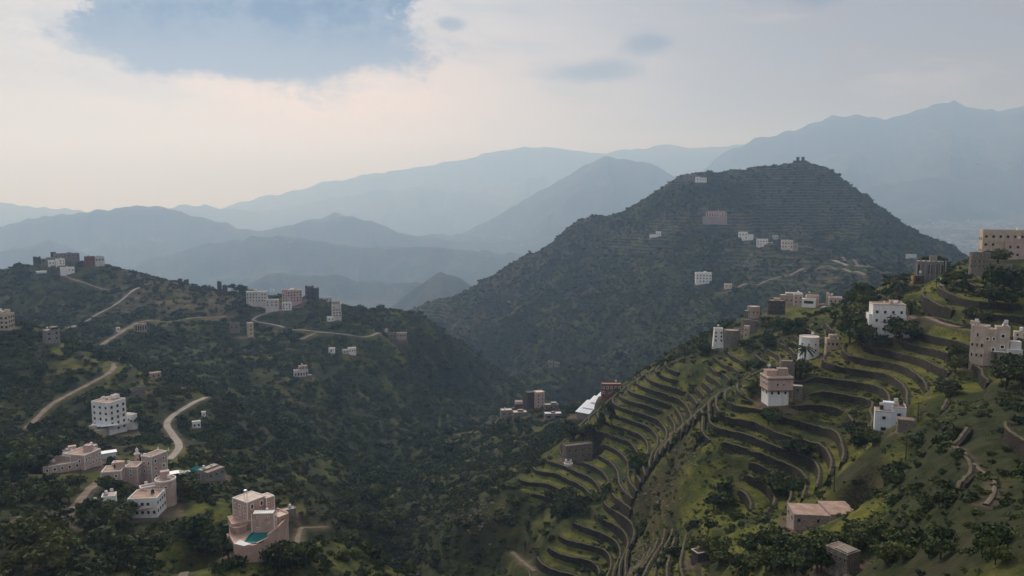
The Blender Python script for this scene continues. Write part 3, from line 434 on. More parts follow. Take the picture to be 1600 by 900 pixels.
bld('villa', 'large white villa with pinkish flat roof half hidden by trees', 1372, 527, [B(-10, 4, 52, 34, 50, 0, 12, WH, 'roof_pink', 1.8, 'trim_cream', [('f', 3, 4, 2.6, 3.6, 0, .12, .92), ('l', 1, 2, 2.4, 3.2, 0)]), B(-16, 8, 60, 26, 34, 0, 12, WH, 'roof_pale', 1), B(16, 22, 14, 10, 5, 51, 12, PK, 'roof_pink', .6)], 'villa', [('tank', 22, 20, 52, 3.4, 3.4, WH), ('tank', 6, 22, 52, 1.2, 2.4, WH), ('tank', 30, 28, 52, 1.2, 2.4, WH)], dmin=200, dmax=300)
bld('metal_shed', 'blue-grey corrugated shed roof beside the large white villa', 1426, 523, [B(-5, 0, 15, 16, 4, 0, 38, 'sheet_metal', 'sheet_metal', 0)], 'shed', dmin=200, dmax=300)
bld('castle_house', 'grey stone house with round battlemented corner on the right hilltop', 1532, 431, [B(-20, 0, 34, 34, 31, 0, 0, ST, 'roof_dark', 1.8, None, [('f', 2, 5, 1.8, 2.8, 0, .35, .85)], kind='round', cren=1), B(5, 2, 20, 24, 30, 0, -6, ST, 'roof_pale', 1.2, None, [('f', 2, 2, 2.6, 3.6, 0, .3, .85)]), B(24, 4, 24, 14, 18, 0, 6, ST, None, 1), B(4, 12, 16, 8, 34, 0, -6, 'plaster_pale', 'roof_pale', .5)], 'house', dmin=200, dmax=320)
bld('apartment_house', 'long pinkish beige three-storey building on the right hilltop', 1545, 407, [B(-12, 14, 92, 30, 46, 0, 12, BE, 'roof_pink', 1.4, 'trim_cream', [('f', 3, 8, 3.2, 3.4, 0, .12, .94), ('l', 2, 2, 3, 3.4, 0)]), B(26, 6, 60, 12, 30, 0, 12, PK, 'roof_pink', 1.2, None, [('f', 2, 5, 2.6, 3.4, 0)])], 'house', [('tank', 38, 34, 46, 4, 4, WH)], dmin=220, dmax=340)
bld('unfinished_building', 'unfinished grey block with tall bare concrete pillars on the ridge', 1450, 432, [B(-18, 2, 42, 22, 23, 0, 6, GR, 'roof_pale', .5, None, [('f', 1, 5, 4.4, 15, 0, .1, .85)])], 'building', [('pillars', -18, 0, 0, 42, 24)], dmin=230, dmax=360)
bld('kiosk', 'small maroon shed with ochre side wall on the right ridge', 1432, 443, [B(-6, 0, 17, 10, 12, 0, 10, 'plaster_maroon', 'roof_dark', .3, None, [('f', 1, 1, 9, 6, 0)]), B(-6.6, -.6, 3, 11, 12, 0, 10, 'plaster_ochre', None, 0)], 'shed', dmin=220, dmax=340)
bld('metal_shed', 'long white shed roof between pillared block and battlemented house', 1497, 414, [B(-19, 0, 36, 14, 6, 0, -3, GR, 'roof_white', .4, None, [('f', 1, 1, 26, 3, 0)])], 'shed', dmin=230, dmax=340)
bld('metal_shed', 'small cream shed roof at the foot of the hilltop trees', 1379, 460, [B(-8, 0, 16, 10, 4, 0, -4, GR, 'roof_cream', .3)], 'shed', dmin=220, dmax=360)
bld('tower_house', 'tall pinkish brown three-storey house with white-framed arched windows', 1536, 571, [B(0, 0, 24, 28, 60, 0, -16, 'plaster_tan', 'roof_pink', 1.6, 'trim_cream', [('f', 3, 3, 3, 5, 1, .12, .92)]), B(-1, 2, 22, 22, 56, 0, 26, 'plaster_tan', 'roof_cream', 1.2, None, [('f', 2, 2, 3.4, 4.4, 1, .3, .9)]), B(17, 14, 22, 20, 60, 0, 8, 'plaster_tan', 'roof_pink', 1.2, None, [('f', 2, 1, 4.2, 5, 1, .35, .92)]), B(-12, 16, 14, 10, 5, 61, -16, 'plaster_tan', 'roof_pink', .5)],
    'house', [('dome', 26, 24, 62, 4.4, 4, WH)], dmin=150, dmax=230)
bld('annexe', 'low grey annexe under a white roof right of the pinkish brown house', 1557, 570, [B(-8, -3, 30, 16, 20, 0, 6, ST, 'roof_white', .6, None, [('f', 1, 3, 5, 2.6, 0, .75, .95)]), B(14, 8, 26, 16, 24, 0, 12, 'plaster_pale', 'roof_white', .6)], 'annexe', dmin=150, dmax=230)
bld('hut', 'small cream hut partly cut off by the right frame edge', 1592, 528, [B(-8, 0, 22, 12, 9, 0, 6, 'plaster_cream', 'roof_cream', .8, None, [('f', 1, 2, 2, 3, 0)])], 'hut', dmin=150, dmax=260)
bld('stone_tower', 'weathered round stone tower behind the pink two-tone house', 1228, 603, [B(-14, 6, 28, 26, 32, 0, 0, ST, 'roof_pale', 1.4, None, [('f', 2, 2, 2, 3, 0)], kind='round', taper=.04), B(-8, 12, 18, 12, 36, 0, 8, ST, 'roof_pink', 1)], 'tower', dmin=195, dmax=270)
bld('stone_farmhouse', 'pink two-tone house overhanging its white base amid dark terraces', 1200, 634, [
    B(0, 0, 34, 30, 24, 0, 22, WH, None, 0, None, [('f', 1, 3, 2.6, 3.6, 0, .7, .98), ('l', 1, 2, 2.4, 3.4, 0, .7, .98)]), B(-1, -3, 42, 36, 20, 24, 22, PK, 'roof_pink', 1.8, 'trim_cream', [('f', 1, 4, 2.8, 4, 1, .2, .8), ('l', 1, 3, 2.6, 4, 1, .2, .8)], band=1), B(-4, 16, 18, 14, 8, 44, 22, PK, 'roof_pink', .8), B(14, 22, 16, 12, 11, 44, 14, BR, 'roof_pink', .8)], 'house', dmin=180, dmax=240)
bld('cottage', 'small plain stone annexe right of the pink two-tone house', 1247, 618, [B(-9, 0, 16, 14, 14, 0, 4, ST, 'roof_cream', .8, None, [('f', 1, 1, 3, 3.6, 0, .4, .8)])], 'annexe', dmin=185, dmax=250)
bld('stepped_house', 'pale blue-white stepped house with sunken brown roof terrace', 1366, 672, [
    B(0, 0, 28, 26, 30, 0, 4, 'plaster_bluewhite', 'roof_pink', 1.6, 'trim_cream', [('f', 1, 1, 5, 4.4, 0, .55, .85), ('f', 1, 1, 8, 5, 0, .02, .2)]), B(26, 3, 22, 30, 38, 0, 4, 'plaster_bluewhite', 'roof_brown', 1.4, 'trim_cream', [('f', 1, 1, 5, 4.4, 0, .6, .85)])], 'house', dmin=130, dmax=200)
bld('stone_annexe', 'square dark stone block with brown roof against the stepped house', 1402, 673, [B(0, -4, 26, 20, 19, 0, 4, ST, 'roof_brown', .6, None, [('f', 1, 1, 2, 2, 0, .5, .7)])], 'annexe', dmin=125, dmax=200)
bld('farm_house', 'long ruined house with wide weathered flat pinkish roof among trees', 1240, 828, [B(0, 0, 62, 50, 25, 0, 14, 'stone_pinkish', 'roof_pink', .5, None, [('f', 1, 4, 3.6, 5, 0, .45, .85), ('l', 1, 2, 3.4, 5, 0, .45, .85)]), B(57, 10, 46, 58, 29, 0, 20, 'stone_pinkish', 'roof_pink', .4, None, [('f', 1, 2, 3.4, 5, 0, .45, .8)])], 'house', dmin=95, dmax=160)
bld('ruin', 'half-roofed dark stone house at the bottom below the long ruined house', 1323, 893, [B(0, 0, 44, 34, 26, 0, -36, ST, 'roof_brown', 1.2, None, [('f', 1, 5, 2.8, 5, 0, .4, .85), ('r', 1, 1, 2.4, 3, 0)])], 'ruin', [('beams', 0, 0, 26)], dmin=80, dmax=140)
bld('ruin', 'small square roofless hut with pale broken rim in the bottom trees', 1090, 878, [B(0, 0, 20, 18, 13, 0, 36, DS, None, 2.2, 'trim_cream')], 'ruin', dmin=110, dmax=200)
# --- roads and paths: measured centre lines
ROADS = [
 ('dirt_road', 'dirt', 2.4, (250, 460), [(42, 668), (58, 652), (75, 636), (95, 622), (118, 610), (140, 600), (160, 590), (172, 582), (179, 574), (176, 568)]),
 ('dirt_road', 'dirt', 3.0, (480, 720), [(142, 551), (152, 543), (165, 534), (180, 525), (193, 518), (203, 509), (218, 503), (250, 501), (290, 498), (330, 495), (352, 494)]),
 ('dirt_road', 'concrete', 2.5, (560, 800), [(218, 449), (207, 453), (196, 464), (180, 476), (160, 487), (142, 498), (128, 506), (108, 512)]),
 ('footpath', 'dirt', 2.4, (600, 850), [(98, 430), (112, 435), (130, 440), (150, 447), (180, 449), (205, 448)]),
 ('concrete_road', 'concrete', 2.8, (190, 420), [(334, 616), (322, 619), (305, 628), (287, 638), (272, 647), (262, 656), (260, 666), (268, 676), (276, 686), (281, 697), (276, 706), (264, 717)]),
 ('ridge_road', 'concrete', 2.6, (560, 800), [(604, 511), (598, 518), (588, 523), (572, 526), (550, 524), (525, 520), (498, 518), (470, 515), (440, 509), (415, 503), (392, 499), (402, 492), (430, 486), (455, 481), (470, 480)]),
 ('mountain_track', 'dirt', 4.5, (800, 1300), [(1120, 458), (1150, 450), (1175, 443), (1205, 436), (1240, 428), (1275, 418), (1310, 420), (1345, 430), (1375, 428), (1400, 425)]),
 ('mountain_track', 'concrete', 7, (850, 1300), [(1290, 408), (1305, 410), (1325, 413), (1348, 417), (1362, 418)]),
 ('footpath', 'dirt', 3.0, (900, 1400), [(1232, 372), (1260, 380), (1300, 396), (1335, 408), (1360, 416)]),
 ('footpath', 'dirt', 2.0, (190, 330), [(1425, 489), (1442, 493), (1458, 500), (1478, 507), (1503, 511)]),
 ('footpath', 'path', .55, (90, 200), [(1480, 682), (1495, 695), (1508, 706), (1517, 720), (1530, 733), (1545, 742), (1556, 752), (1552, 772), (1540, 788)]),
 ('footpath', 'dirt', 2.6, (180, 300), [(116, 794), (126, 780), (136, 768), (146, 758), (158, 750)]),
 ('footpath', 'path', 1.6, (130, 260), [(285, 900), (305, 885), (330, 868), (350, 858), (372, 856)]),
 ('footpath', 'path', 1.5, (150, 260), [(400, 870), (425, 862), (450, 852), (462, 838), (466, 822), (480, 822), (505, 828)]),
 ('footpath', 'dirt', 2.2, (450, 700), [(470, 530), (478, 527), (490, 521), (498, 518)]),
 ('footpath', 'path', 1.4, (180, 300), [(800, 862), (812, 872), (822, 884), (836, 892)]),
]
# ---------------------------------------------------------------- carve pads and road beds into the sheet, then mesh it
HS = Z[:nn].copy()
dzr = np.gradient(Z0[:nn], axis=0)/np.gradient(RR[:nn], axis=0); dza = np.gradient(Z0[:nn], axis=1)/(RR[:nn]*(AZ[1]-AZ[0]))
SL = np.hypot(dzr, dza)
BARE = np.zeros_like(HS)            # bare trodden soil round houses and beside roads
def window(x, y, rad):
    r = math.hypot(x, y); a = math.atan2(x, y)
    i0, i1 = np.searchsorted(RD, (max(r-rad, 31), r+rad)); da = rad/r
    j0 = int((a-da-AZ[0])/(AZ[1]-AZ[0])); j1 = int((a+da-AZ[0])/(AZ[1]-AZ[0]))+2
    return slice(i0, min(i1+1, nn)), slice(max(j0, 0), min(j1, len(AZ)))
def to_world(s, x, y):
    return s['o'][0]+x*s['ax'][0]+y*s['ey'][0], s['o'][1]+x*s['ax'][1]+y*s['ey'][1]
FOOT = []
for s in S:
    x, y, z = hit(s['px'], s['py'], s['dmin'], s['dmax'])
    a = math.atan2(x, y); s['a'] = a; s['k'] = (y*math.cos(PITCH)-z*math.sin(PITCH))/F
    s['o'] = (x, y, z); s['ax'] = (math.cos(a), -math.sin(a)); s['ey'] = (math.sin(a), math.cos(a))
for s in S:
    for b in s['blocks']:
        for q_ in ('x', 'y', 'w', 'd'): b[q_] *= math.cos(s['a'])
for s in S:
    k = s['k']; pts = []
    for b in s['blocks']:
        cr, sr = math.cos(R(b['rot'])), math.sin(R(b['rot']))
        x0 = 0 if b['rot'] >= 0 else -b['w']
        q = [(u, v) for u in (x0, x0+b['w']) for v in (0, b['d'])]
        pts += [(b['x']+u*cr-v*sr, b['y']+u*sr+v*cr) for u, v in q]
        b['x0'] = x0
    if not pts: pts = [(-30, -4), (30, -4), (30, 30), (-30, 30)]
    p = np.array(pts)*k; c = p.mean(0); rad = float(np.hypot(*(p-c).T).max())
    wx_, wy_ = to_world(s, *c); s['c'] = (wx_, wy_); s['rad'] = rad
    lo, hi = p.min(0), p.max(0)
    if s['pad']:
        W = window(wx_, wy_, rad+9)
        dx = X[W]-s['o'][0]; dy = Y[W]-s['o'][1]
        u = dx*s['ax'][0]+dy*s['ax'][1]; v = dx*s['ey'][0]+dy*s['ey'][1]
        du = np.maximum(np.maximum(lo[0]-u, u-hi[0]), 0); dv = np.maximum(np.maximum(lo[1]-v, v-hi[1]), 0)
        dist = np.hypot(du, dv); t = 1-sst(dist, .6, 5.5)
        tgt = s['o'][2]-.12
        Z[W] = np.where(Z[W] > tgt, Z[W]*(1-t)+tgt*t, Z[W]*(1-t)+np.maximum(Z[W], tgt-1.5)*t)
        BARE[W] = np.maximum(BARE[W], (1-sst(dist, .3, 2.6))*.9)
    FOOT.append((wx_, wy_, rad*.8)); rr0 = math.hypot(wx_, wy_); FOOT.append((wx_*(1-rad*.75/rr0), wy_*(1-rad*.75/rr0), rad*.75+1.0))
RP = []
for (nm, kind, wd, dr, pts) in ROADS:
    q = []
    for px, py in pts:
        x, y, z = hit(px, py, *dr)
        if q and math.hypot(x-q[-1][0], y-q[-1][1]) > 170: continue
        q.append((x, y))
    q = np.array(q)
    for _ in range(3):           # Chaikin
        q = np.vstack([q[:1], np.stack([q[:-1]*.75+q[1:]*.25, q[:-1]*.25+q[1:]*.75], 1).reshape(-1, 2), q[-1:]])
    L = np.r_[0, np.cumsum(np.hypot(*np.diff(q, axis=0).T))]; n = max(4, int(L[-1]/1.5)); t = np.linspace(0, L[-1], n)
    q = np.c_[np.interp(t, L, q[:, 0]), np.interp(t, L, q[:, 1])]
    zz = look(q[:, 0], q[:, 1]); kw = min(15, max(3, n//4*2+1)); ker = np.hanning(kw+2)[1:-1]; ker /= ker.sum()
    zz = np.convolve(np.pad(zz, kw//2, mode='edge'), ker, 'valid')[:n]
    RP.append((nm, kind, wd, q, zz))
    num = np.zeros_like(Z); den = np.zeros_like(Z); tm = np.zeros_like(Z)
    for (x, y), z in zip(q, zz):
        W = window(x, y, wd/2+5)
        dd = np.hypot(X[W]-x, Y[W]-y); wg = np.exp(-(dd/1.6)**2)+1e-7*np.exp(-dd/2)
        num[W] += wg*(z-.22); den[W] += wg; tm[W] = np.maximum(tm[W], 1-sst(dd, wd/2+.7, wd/2+4.5))
        BARE[W] = np.maximum(BARE[W], (1-sst(dd, wd/2, wd/2+1.8))*.75)
    k_ = tm > 0; Z[k_] = Z[k_]*(1-tm[k_])+num[k_]/den[k_]*tm[k_]
    if wd > 1.2: FOOT += [(x*(1-t_/math.hypot(x, y)), y*(1-t_/math.hypot(x, y)), wd*.55+2.0) for x, y in q[::2] for t_ in (0, 3.0)]
# cover classes stored on the vertices: r grass, g bare soil, b stone face, a density of shrubs
Rk = RR[:nn]; Xk = X[:nn]; Yk = Y[:nn]
riser = ((fr > .80) & (fr < 1.0)).astype(float)*TR
riser2 = sst(rb, .82, .9)*TR2
frZ = np.gradient(Z[:nn], axis=0)/np.gradient(Rk, axis=0); faZ = np.gradient(Z[:nn], axis=1)/(Rk*(AZ[1]-AZ[0]))
SLn = np.hypot(frZ, faZ)
gpatch = fbm(Xk, Yk, 48, 4, 120)*1.25; gp2 = fbm(Xk, Yk, 18, 3, 130)
rside = sst(Xk-np.interp(Yk, [0, 150, 250, 400, 600], [20, 22, 25, 45, 130]), -14, 30)*(1-sst(Rk, 430, 520))
grass = np.clip(np.maximum(TR*.95, rside*sst(gpatch+.5*gp2, -.25, .1)*.85), 0, 1)
left_g = disc_mask([(300, 820, 195, 16), (350, 800, 200, 12), (510, 850, 185, 16), (690, 880, 240, 26), (820, 720, 340, 22), (170, 420, 740, 12), (290, 470, 690, 25), (600, 515, 670, 20), (140, 560, 410, 30), (280, 605, 400, 18), (820, 645, 430, 12)], Xk, Yk)
grass = np.maximum(grass, left_g*sst(gp2, -.5, -.1)*.8)
grass = np.maximum(grass, .6*sst(gpatch*.6+gp2*.6, .12, .4)*(Rk < 1500))
soil = np.clip(np.maximum(BARE, sst(fbm(Xk, Yk, 150, 5, 140)+.25*gp2, .22, .5)*(.5-.25*(Rk > 750))*(Rk > 450)), 0, 1)
rub = disc_mask([(80, 815, 190, 9), (95, 840, 180, 7), (110, 800, 195, 7), (70, 880, 165, 5)], Xk, Yk)*sst(gp2, -.4, .1)
soil = np.maximum(soil, rub)
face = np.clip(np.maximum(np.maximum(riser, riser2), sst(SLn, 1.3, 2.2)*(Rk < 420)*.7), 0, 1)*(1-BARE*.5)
cover = np.zeros((len(RD), len(AZ), 4), np.float32)
grass = grass*(1-.45*(Rk > 800)); cover[:nn, :, 0] = grass; cover[:nn, :, 1] = soil; cover[:nn, :, 2] = face; cover[:nn, :, 3] = TR
def sheet(name, i0, i1, m):
    ni = i1-i0; nj = len(AZ)
    co = np.stack([X[i0:i1], Y[i0:i1], Z[i0:i1]], -1).reshape(-1, 3)
    a = (np.arange(ni-1)[:, None]*nj+np.arange(nj-1)[None]).ravel()
    q = np.stack([a, a+1, a+nj+1, a+nj], -1)[:, ::-1]
    me = bpy.data.meshes.new(name); me.vertices.add(len(co)); me.vertices.foreach_set('co', co.ravel())
    me.loops.add(q.size); me.loops.foreach_set('vertex_index', q.ravel())
    me.polygons.add(len(q)); me.polygons.foreach_set('loop_start', np.arange(len(q))*4); me.polygons.foreach_set('loop_total', np.full(len(q), 4))
    me.polygons.foreach_set('use_smooth', np.ones(len(q), bool))
    at = me.attributes.new('cover', 'FLOAT_COLOR', 'POINT'); at.data.foreach_set('color', cover[i0:i1].ravel())
    me.update(); me.materials.append(m)
    o = bpy.data.objects.new(name, me); COL.objects.link(o); o['kind'] = 'structure'
    return o
# ---------------------------------------------------------------- materials
M = {}
def newmat(name, rough=.9, spec=.15):
    m = bpy.data.materials.new(name); m.use_nodes = True; nt = m.node_tree; b = nt.nodes['Principled BSDF']
    b.inputs['Roughness'].default_value = rough; b.inputs['Specular IOR Level'].default_value = spec
    M[name] = m; return m, G(nt), b
def surf(name, c1, c2, scale=.5, rough=.9, bump=.0, stone=0., streak=0., dirt=(.07, .06, .05), spec=.15, metal=0.):
    m, g, b = newmat(name, rough, spec); b.inputs['Metallic'].default_value = metal
    tc = g.n('ShaderNodeTexCoord'); oi = g.n('ShaderNodeObjectInfo')
    v = g.n('ShaderNodeVectorMath', operation='ADD'); g.l(tc.outputs['Object'], v.inputs[0]); g.l(oi.outputs['Random'], v.inputs[1]); v = v.outputs[0]
    n = g.noise(v, scale, 5, .6); c = g.mix(g.ss(n, .35, .65), c1, c2)
    h = n
    if stone:
        vo = g.n('ShaderNodeTexVoronoi', feature='DISTANCE_TO_EDGE'); vo.inputs['Scale'].default_value = stone
        mp = g.n('ShaderNodeMapping'); mp.inputs['Scale'].default_value = (1, 1, 1.9); g.l(v, mp.inputs[0]); g.l(mp.outputs[0], vo.inputs['Vector'])
        v2 = g.n('ShaderNodeTexVoronoi'); v2.inputs['Scale'].default_value = stone; g.l(mp.outputs[0], v2.inputs['Vector'])
        e = g.ss(vo.outputs['Distance'], .0, .12)
        c = g.mix(g.m('MULTIPLY', v2.outputs['Color'], .5), c, tuple(x*.55 for x in c1))
        c = g.mix(e, tuple(x*.45 for x in c1), c); h = e
    if streak:
        mp = g.n('ShaderNodeMapping'); mp.inputs['Scale'].default_value = (1.6, 1.6, .12); g.l(v, mp.inputs[0])
        s = g.ss(g.noise(mp.outputs[0], 1.3, 5, .7), .48, .75)
        s2 = g.ss(g.noise(v, .35, 4, .7), .45, .7)
        c = g.mix(g.m('MULTIPLY', g.m('ADD', s, g.m('MULTIPLY', s2, .5), clamp=True), streak), c, dirt)
    g.l(c, b.inputs['Base Color'])
    if bump:
        bp = g.n('ShaderNodeBump'); bp.inputs['Strength'].default_value = bump; bp.inputs['Distance'].default_value = .15
        g.l(h, bp.inputs['Height']); g.l(bp.outputs[0], b.inputs['Normal'])
    return m
surf('plaster_pink', (.47, .345, .305), (.55, .42, .38), .6, streak=.3)
surf('plaster_tan', (.50, .40, .33), (.58, .475, .40), .6, streak=.35)
surf('plaster_rose', (.47, .31, .255), (.55, .385, .325), .6, streak=.3)
surf('plaster_salmon', (0.432, 0.240, 0.192), (0.480, 0.300, 0.240), .6, streak=.3)
surf('plaster_white', (0.720, 0.720, 0.720), (0.820, 0.820, 0.804), .6, streak=.32, dirt=(.25, .22, .2))
surf('plaster_bluewhite', (0.598, 0.637, 0.702), (0.702, 0.728, 0.780), .6, streak=.3, dirt=(.2, .2, .2))
surf('plaster_pale', (0.525, 0.500, 0.488), (0.625, 0.600, 0.575), .6, streak=.4, dirt=(.16, .14, .13))
surf('plaster_cream', (0.600, 0.525, 0.413), (0.700, 0.625, 0.525), .6, streak=.35, dirt=(.2, .17, .14))
surf('plaster_beige', (0.459, 0.378, 0.290), (0.567, 0.472, 0.378), .6, streak=.35)
surf('plaster_red', (.17, .055, .045), (.23, .085, .07), .6, streak=.35)
surf('plaster_maroon', (.08, .03, .03), (.1, .045, .04), .6, streak=.3)
surf('plaster_ochre', (.42, .26, .08), (.48, .32, .12), .6, streak=.3)
surf('bare_concrete', (.22, .205, .195), (.28, .265, .25), .8, streak=.45)
surf('rubble_stone', (.235, .205, .175), (.31, .27, .23), .7, stone=1.6, bump=.5, streak=.2)
surf('dark_stone', (0.083, 0.072, 0.066), (0.121, 0.105, 0.094), .7, stone=1.6, bump=.5)
surf('brown_stone', (.47, .37, .31), (.54, .44, .38), .7, stone=2.2, bump=.2, streak=.2)
surf('stone_pinkish', (.42, .33, .295), (.50, .41, .37), .5, stone=1.8, bump=.3, streak=.4)
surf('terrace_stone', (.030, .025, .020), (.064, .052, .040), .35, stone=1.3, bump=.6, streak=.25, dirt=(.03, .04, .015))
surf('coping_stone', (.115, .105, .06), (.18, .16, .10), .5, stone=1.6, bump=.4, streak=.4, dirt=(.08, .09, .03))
surf('roof_pale', (0.414, 0.356, 0.310), (0.506, 0.448, 0.397), .7, streak=.4)
surf('roof_pink', (0.324, 0.222, 0.180), (0.432, 0.318, 0.264), .5, streak=.45)
surf('roof_brown', (.175, .125, .10), (.25, .19, .16), .4, streak=.5)
surf('roof_dark', (.13, .115, .10), (.18, .155, .135), .5, streak=.4)
surf('roof_cream', (0.598, 0.494, 0.414), (0.690, 0.598, 0.517), .5, streak=.35, dirt=(.2, .15, .12))
surf('roof_white', (.66, .67, .68), (.76, .76, .75), .5, streak=.3, dirt=(.3, .28, .26))
surf('roof_green', (.18, .30, .26), (.3, .4, .36), .5, streak=.3)
surf('trim_white', (0.759, 0.713, 0.690), (0.820, 0.816, 0.793), .8, streak=.2, dirt=(.3, .26, .24))
surf('trim_cream', (.50, .43, .38), (.58, .51, .46), .8, streak=.2, dirt=(.25, .2, .18))
surf('trim_red', (.15, .06, .05), (.2, .085, .075), .8, streak=.2)
surf('sheet_metal', (.60, .67, .76), (.70, .75, .82), .3, rough=.45, streak=.25, dirt=(.35, .33, .32), spec=.4)
surf('blue_tank', (.04, .16, .40), (.06, .2, .45), .5)
surf('window_dark', (.012, .014, .018), (.03, .032, .038), .8, rough=.25, spec=.5)
surf('timber_dark', (.035, .028, .022), (.06, .05, .04), .5)
surf('net_teal', (.01, .16, .16), (.02, .24, .22), 1.2)
surf('pool_tile', (.0, .11, .115), (.0, .14, .14), .4, rough=.4)
surf('road_dirt', (.15, .12, .095), (.22, .18, .145), .25, streak=.25, bump=.2)
surf('path_dirt', (.12, .10, .07), (.17, .145, .105), .4, streak=.3)
surf('road_concrete', (.24, .22, .195), (.31, .285, .255), .2, streak=.3)
surf('rock', (.13, .105, .09), (.22, .18, .155), .6, bump=.3)
surf('town_wall', (.16, .15, .14), (.34, .32, .30), .01)
surf('steel', (.45, .46, .48), (.5, .5, .52), .5, rough=.4, metal=.5)
# pool water
m, g, b = newmat('pool_water', .06, .5); b.inputs['Base Color'].default_value = (.0, .13, .125, 1); b.inputs['IOR'].default_value = 1.33
tcx = g.n('ShaderNodeTexCoord'); bp = g.n('ShaderNodeBump'); bp.inputs['Strength'].default_value = .1; g.l(g.noise(tcx.outputs['Object'], 2.5, 3), bp.inputs['Height']); g.l(bp.outputs[0], b.inputs['Normal'])
# foliage
def leafmat(name, c1, c2, c3):
    m, g, b = newmat(name, .75, .12)
    oi = g.n('ShaderNodeObjectInfo'); geo = g.n('ShaderNodeNewGeometry'); tc = g.n('ShaderNodeTexCoord')
    c = g.mix(g.ss(oi.outputs['Random'], .1, .9), c1, c2)
    n = g.noise(tc.outputs['Object'], 1.7, 3)
    c = g.mix(g.m('MULTIPLY', g.ss(n, .45, .7), .5), c, c3)
    big = g.noise(geo.outputs['Position'], .012, 4, .6)
    c = g.mix(g.m('MULTIPLY', g.ss(big, .48, .66), .55), c, c3)
    g.l(c, b.inputs['Base Color'])
    return m
leafmat('leaf_dark', (.016, .028, .012), (.044, .062, .022), (.066, .068, .028))
leafmat('leaf_mid', (.030, .052, .017), (.075, .092, .028), (.105, .098, .038))
leafmat('leaf_grass', (.09, .115, .028), (.17, .16, .05), (.14, .12, .05))
leafmat('leaf_dry', (.11, .085, .055), (.15, .12, .075), (.09, .08, .045))
surf('bark', (.06, .045, .035), (.1, .08, .06), 2, bump=.3)
# ground
m, g, b = newmat('hillside_ground', .95, .05)
at = g.n('ShaderNodeAttribute', attribute_name='cover'); sp = g.n('ShaderNodeSeparateColor'); g.l(at.outputs['Color'], sp.inputs[0])
geo = g.n('ShaderNodeNewGeometry'); P_ = geo.outputs['Position']
nb = g.noise(P_, .03, 6, .6); nm_ = g.noise(P_, .25, 5, .65); nf = g.noise(P_, 1.4, 4, .7)
und = g.mix(g.ss(nm_, .35, .65), (.020, .028, .013), (.046, .052, .024))
und = g.mix(g.m('MULTIPLY', g.ss(nb, .5, .68), .6), und, (.062, .052, .034))
gr = g.mix(g.ss(nm_, .35, .65), (.072, .094, .020), (.165, .158, .038))
gr = g.mix(g.m('MULTIPLY', g.ss(nb, .45, .7), .6), gr, (.15, .115, .05))
gr = g.mix(g.ss(g.noise(P_, .06, 4, .6), .44, .62), gr, (.036, .050, .018))
gr = g.mix(g.m('MULTIPLY', g.ss(nf, .5, .7), .6), gr, (.026, .034, .013))
so = g.mix(g.ss(nm_, .3, .7), (.078, .056, .044), (.155, .115, .09))
so = g.mix(g.m('MULTIPLY', g.ss(nf, .5, .75), .4), so, (.04, .045, .02))
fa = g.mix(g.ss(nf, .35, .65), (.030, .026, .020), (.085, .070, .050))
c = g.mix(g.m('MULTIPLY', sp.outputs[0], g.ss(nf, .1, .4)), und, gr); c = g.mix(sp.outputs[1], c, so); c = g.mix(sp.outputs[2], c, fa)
# fine far terraces: walls and strips that follow the contour lines
sz = g.n('ShaderNodeSeparateXYZ'); g.l(P_, sz.inputs[0])
t = g.m('FRACT', g.m('ADD', g.m('DIVIDE', sz.outputs[2], 4.6), g.m('MULTIPLY', nb, 1.6)))
al = at.outputs['Alpha']
c = g.mix(g.m('MULTIPLY', al, g.ss(t, .60, .70)), c, (.028, .026, .022)); c = g.mix(g.m('MULTIPLY', al, g.m('MULTIPLY', g.ss(t, .4, .2), .7)), c, (.095, .105, .04))
g.l(c, b.inputs['Base Color'])
bp = g.n('ShaderNodeBump'); bp.inputs['Strength'].default_value = .8; bp.inputs['Distance'].default_value = .5
g.l(g.m('ADD', nf, g.m('MULTIPLY', nm_, 1.5)), bp.inputs['Height']); g.l(bp.outputs[0], b.inputs['Normal'])
m, g, b = newmat('distant_ground', .95, .05)
geo = g.n('ShaderNodeNewGeometry')
c = g.mix(g.ss(g.noise(geo.outputs['Position'], .006, 6, .65), .4, .62), (.035, .045, .028), (.08, .075, .05))
c = g.mix(g.m('MULTIPLY', g.ss(g.noise(geo.outputs['Position'], .04, 5, .7), .4, .7), .6), c, (.022, .03, .018)); g.l(c, b.inputs['Base Color'])
# far terraces mask into alpha, then the ground sheets
ms_ = disc_mask([(1200, 310, 1330, 170), (1120, 300, 1360, 110), (1010, 400, 1260, 70), (1210, 400, 1080, 70), (1240, 420, 1000, 60), (1150, 340, 1270, 90), (1330, 450, 880, 60), (640, 500, 1330, 90)], Xk, Yk)
cover[:nn, :, 3] = np.maximum(ms_*sst(fbm(Xk, Yk, 120, 3, 150), -.35, .1), .8*disc_mask([(330, 560, 570, 60), (60, 560, 400, 60), (220, 470, 680, 60), (450, 500, 660, 50)], Xk, Yk)*sst(gp2, -.2, .2)*.8)
cover[:nn, :, 1] = np.maximum(cover[:nn, :, 1], .5*disc_mask([(1310, 400, 1050, 55), (1380, 400, 1060, 60), (1270, 370, 1150, 50), (1330, 440, 900, 40), (1230, 440, 980, 40), (1060, 300, 1390, 40), (1020, 600, 860, 60)], Xk, Yk)*sst(fbm(Xk, Yk, 70, 4, 155), -.2, .3))
sheet('hillside', 0, nn, M['hillside_ground']); sheet('distant_hills', nn-1, len(RD), M['distant_ground'])
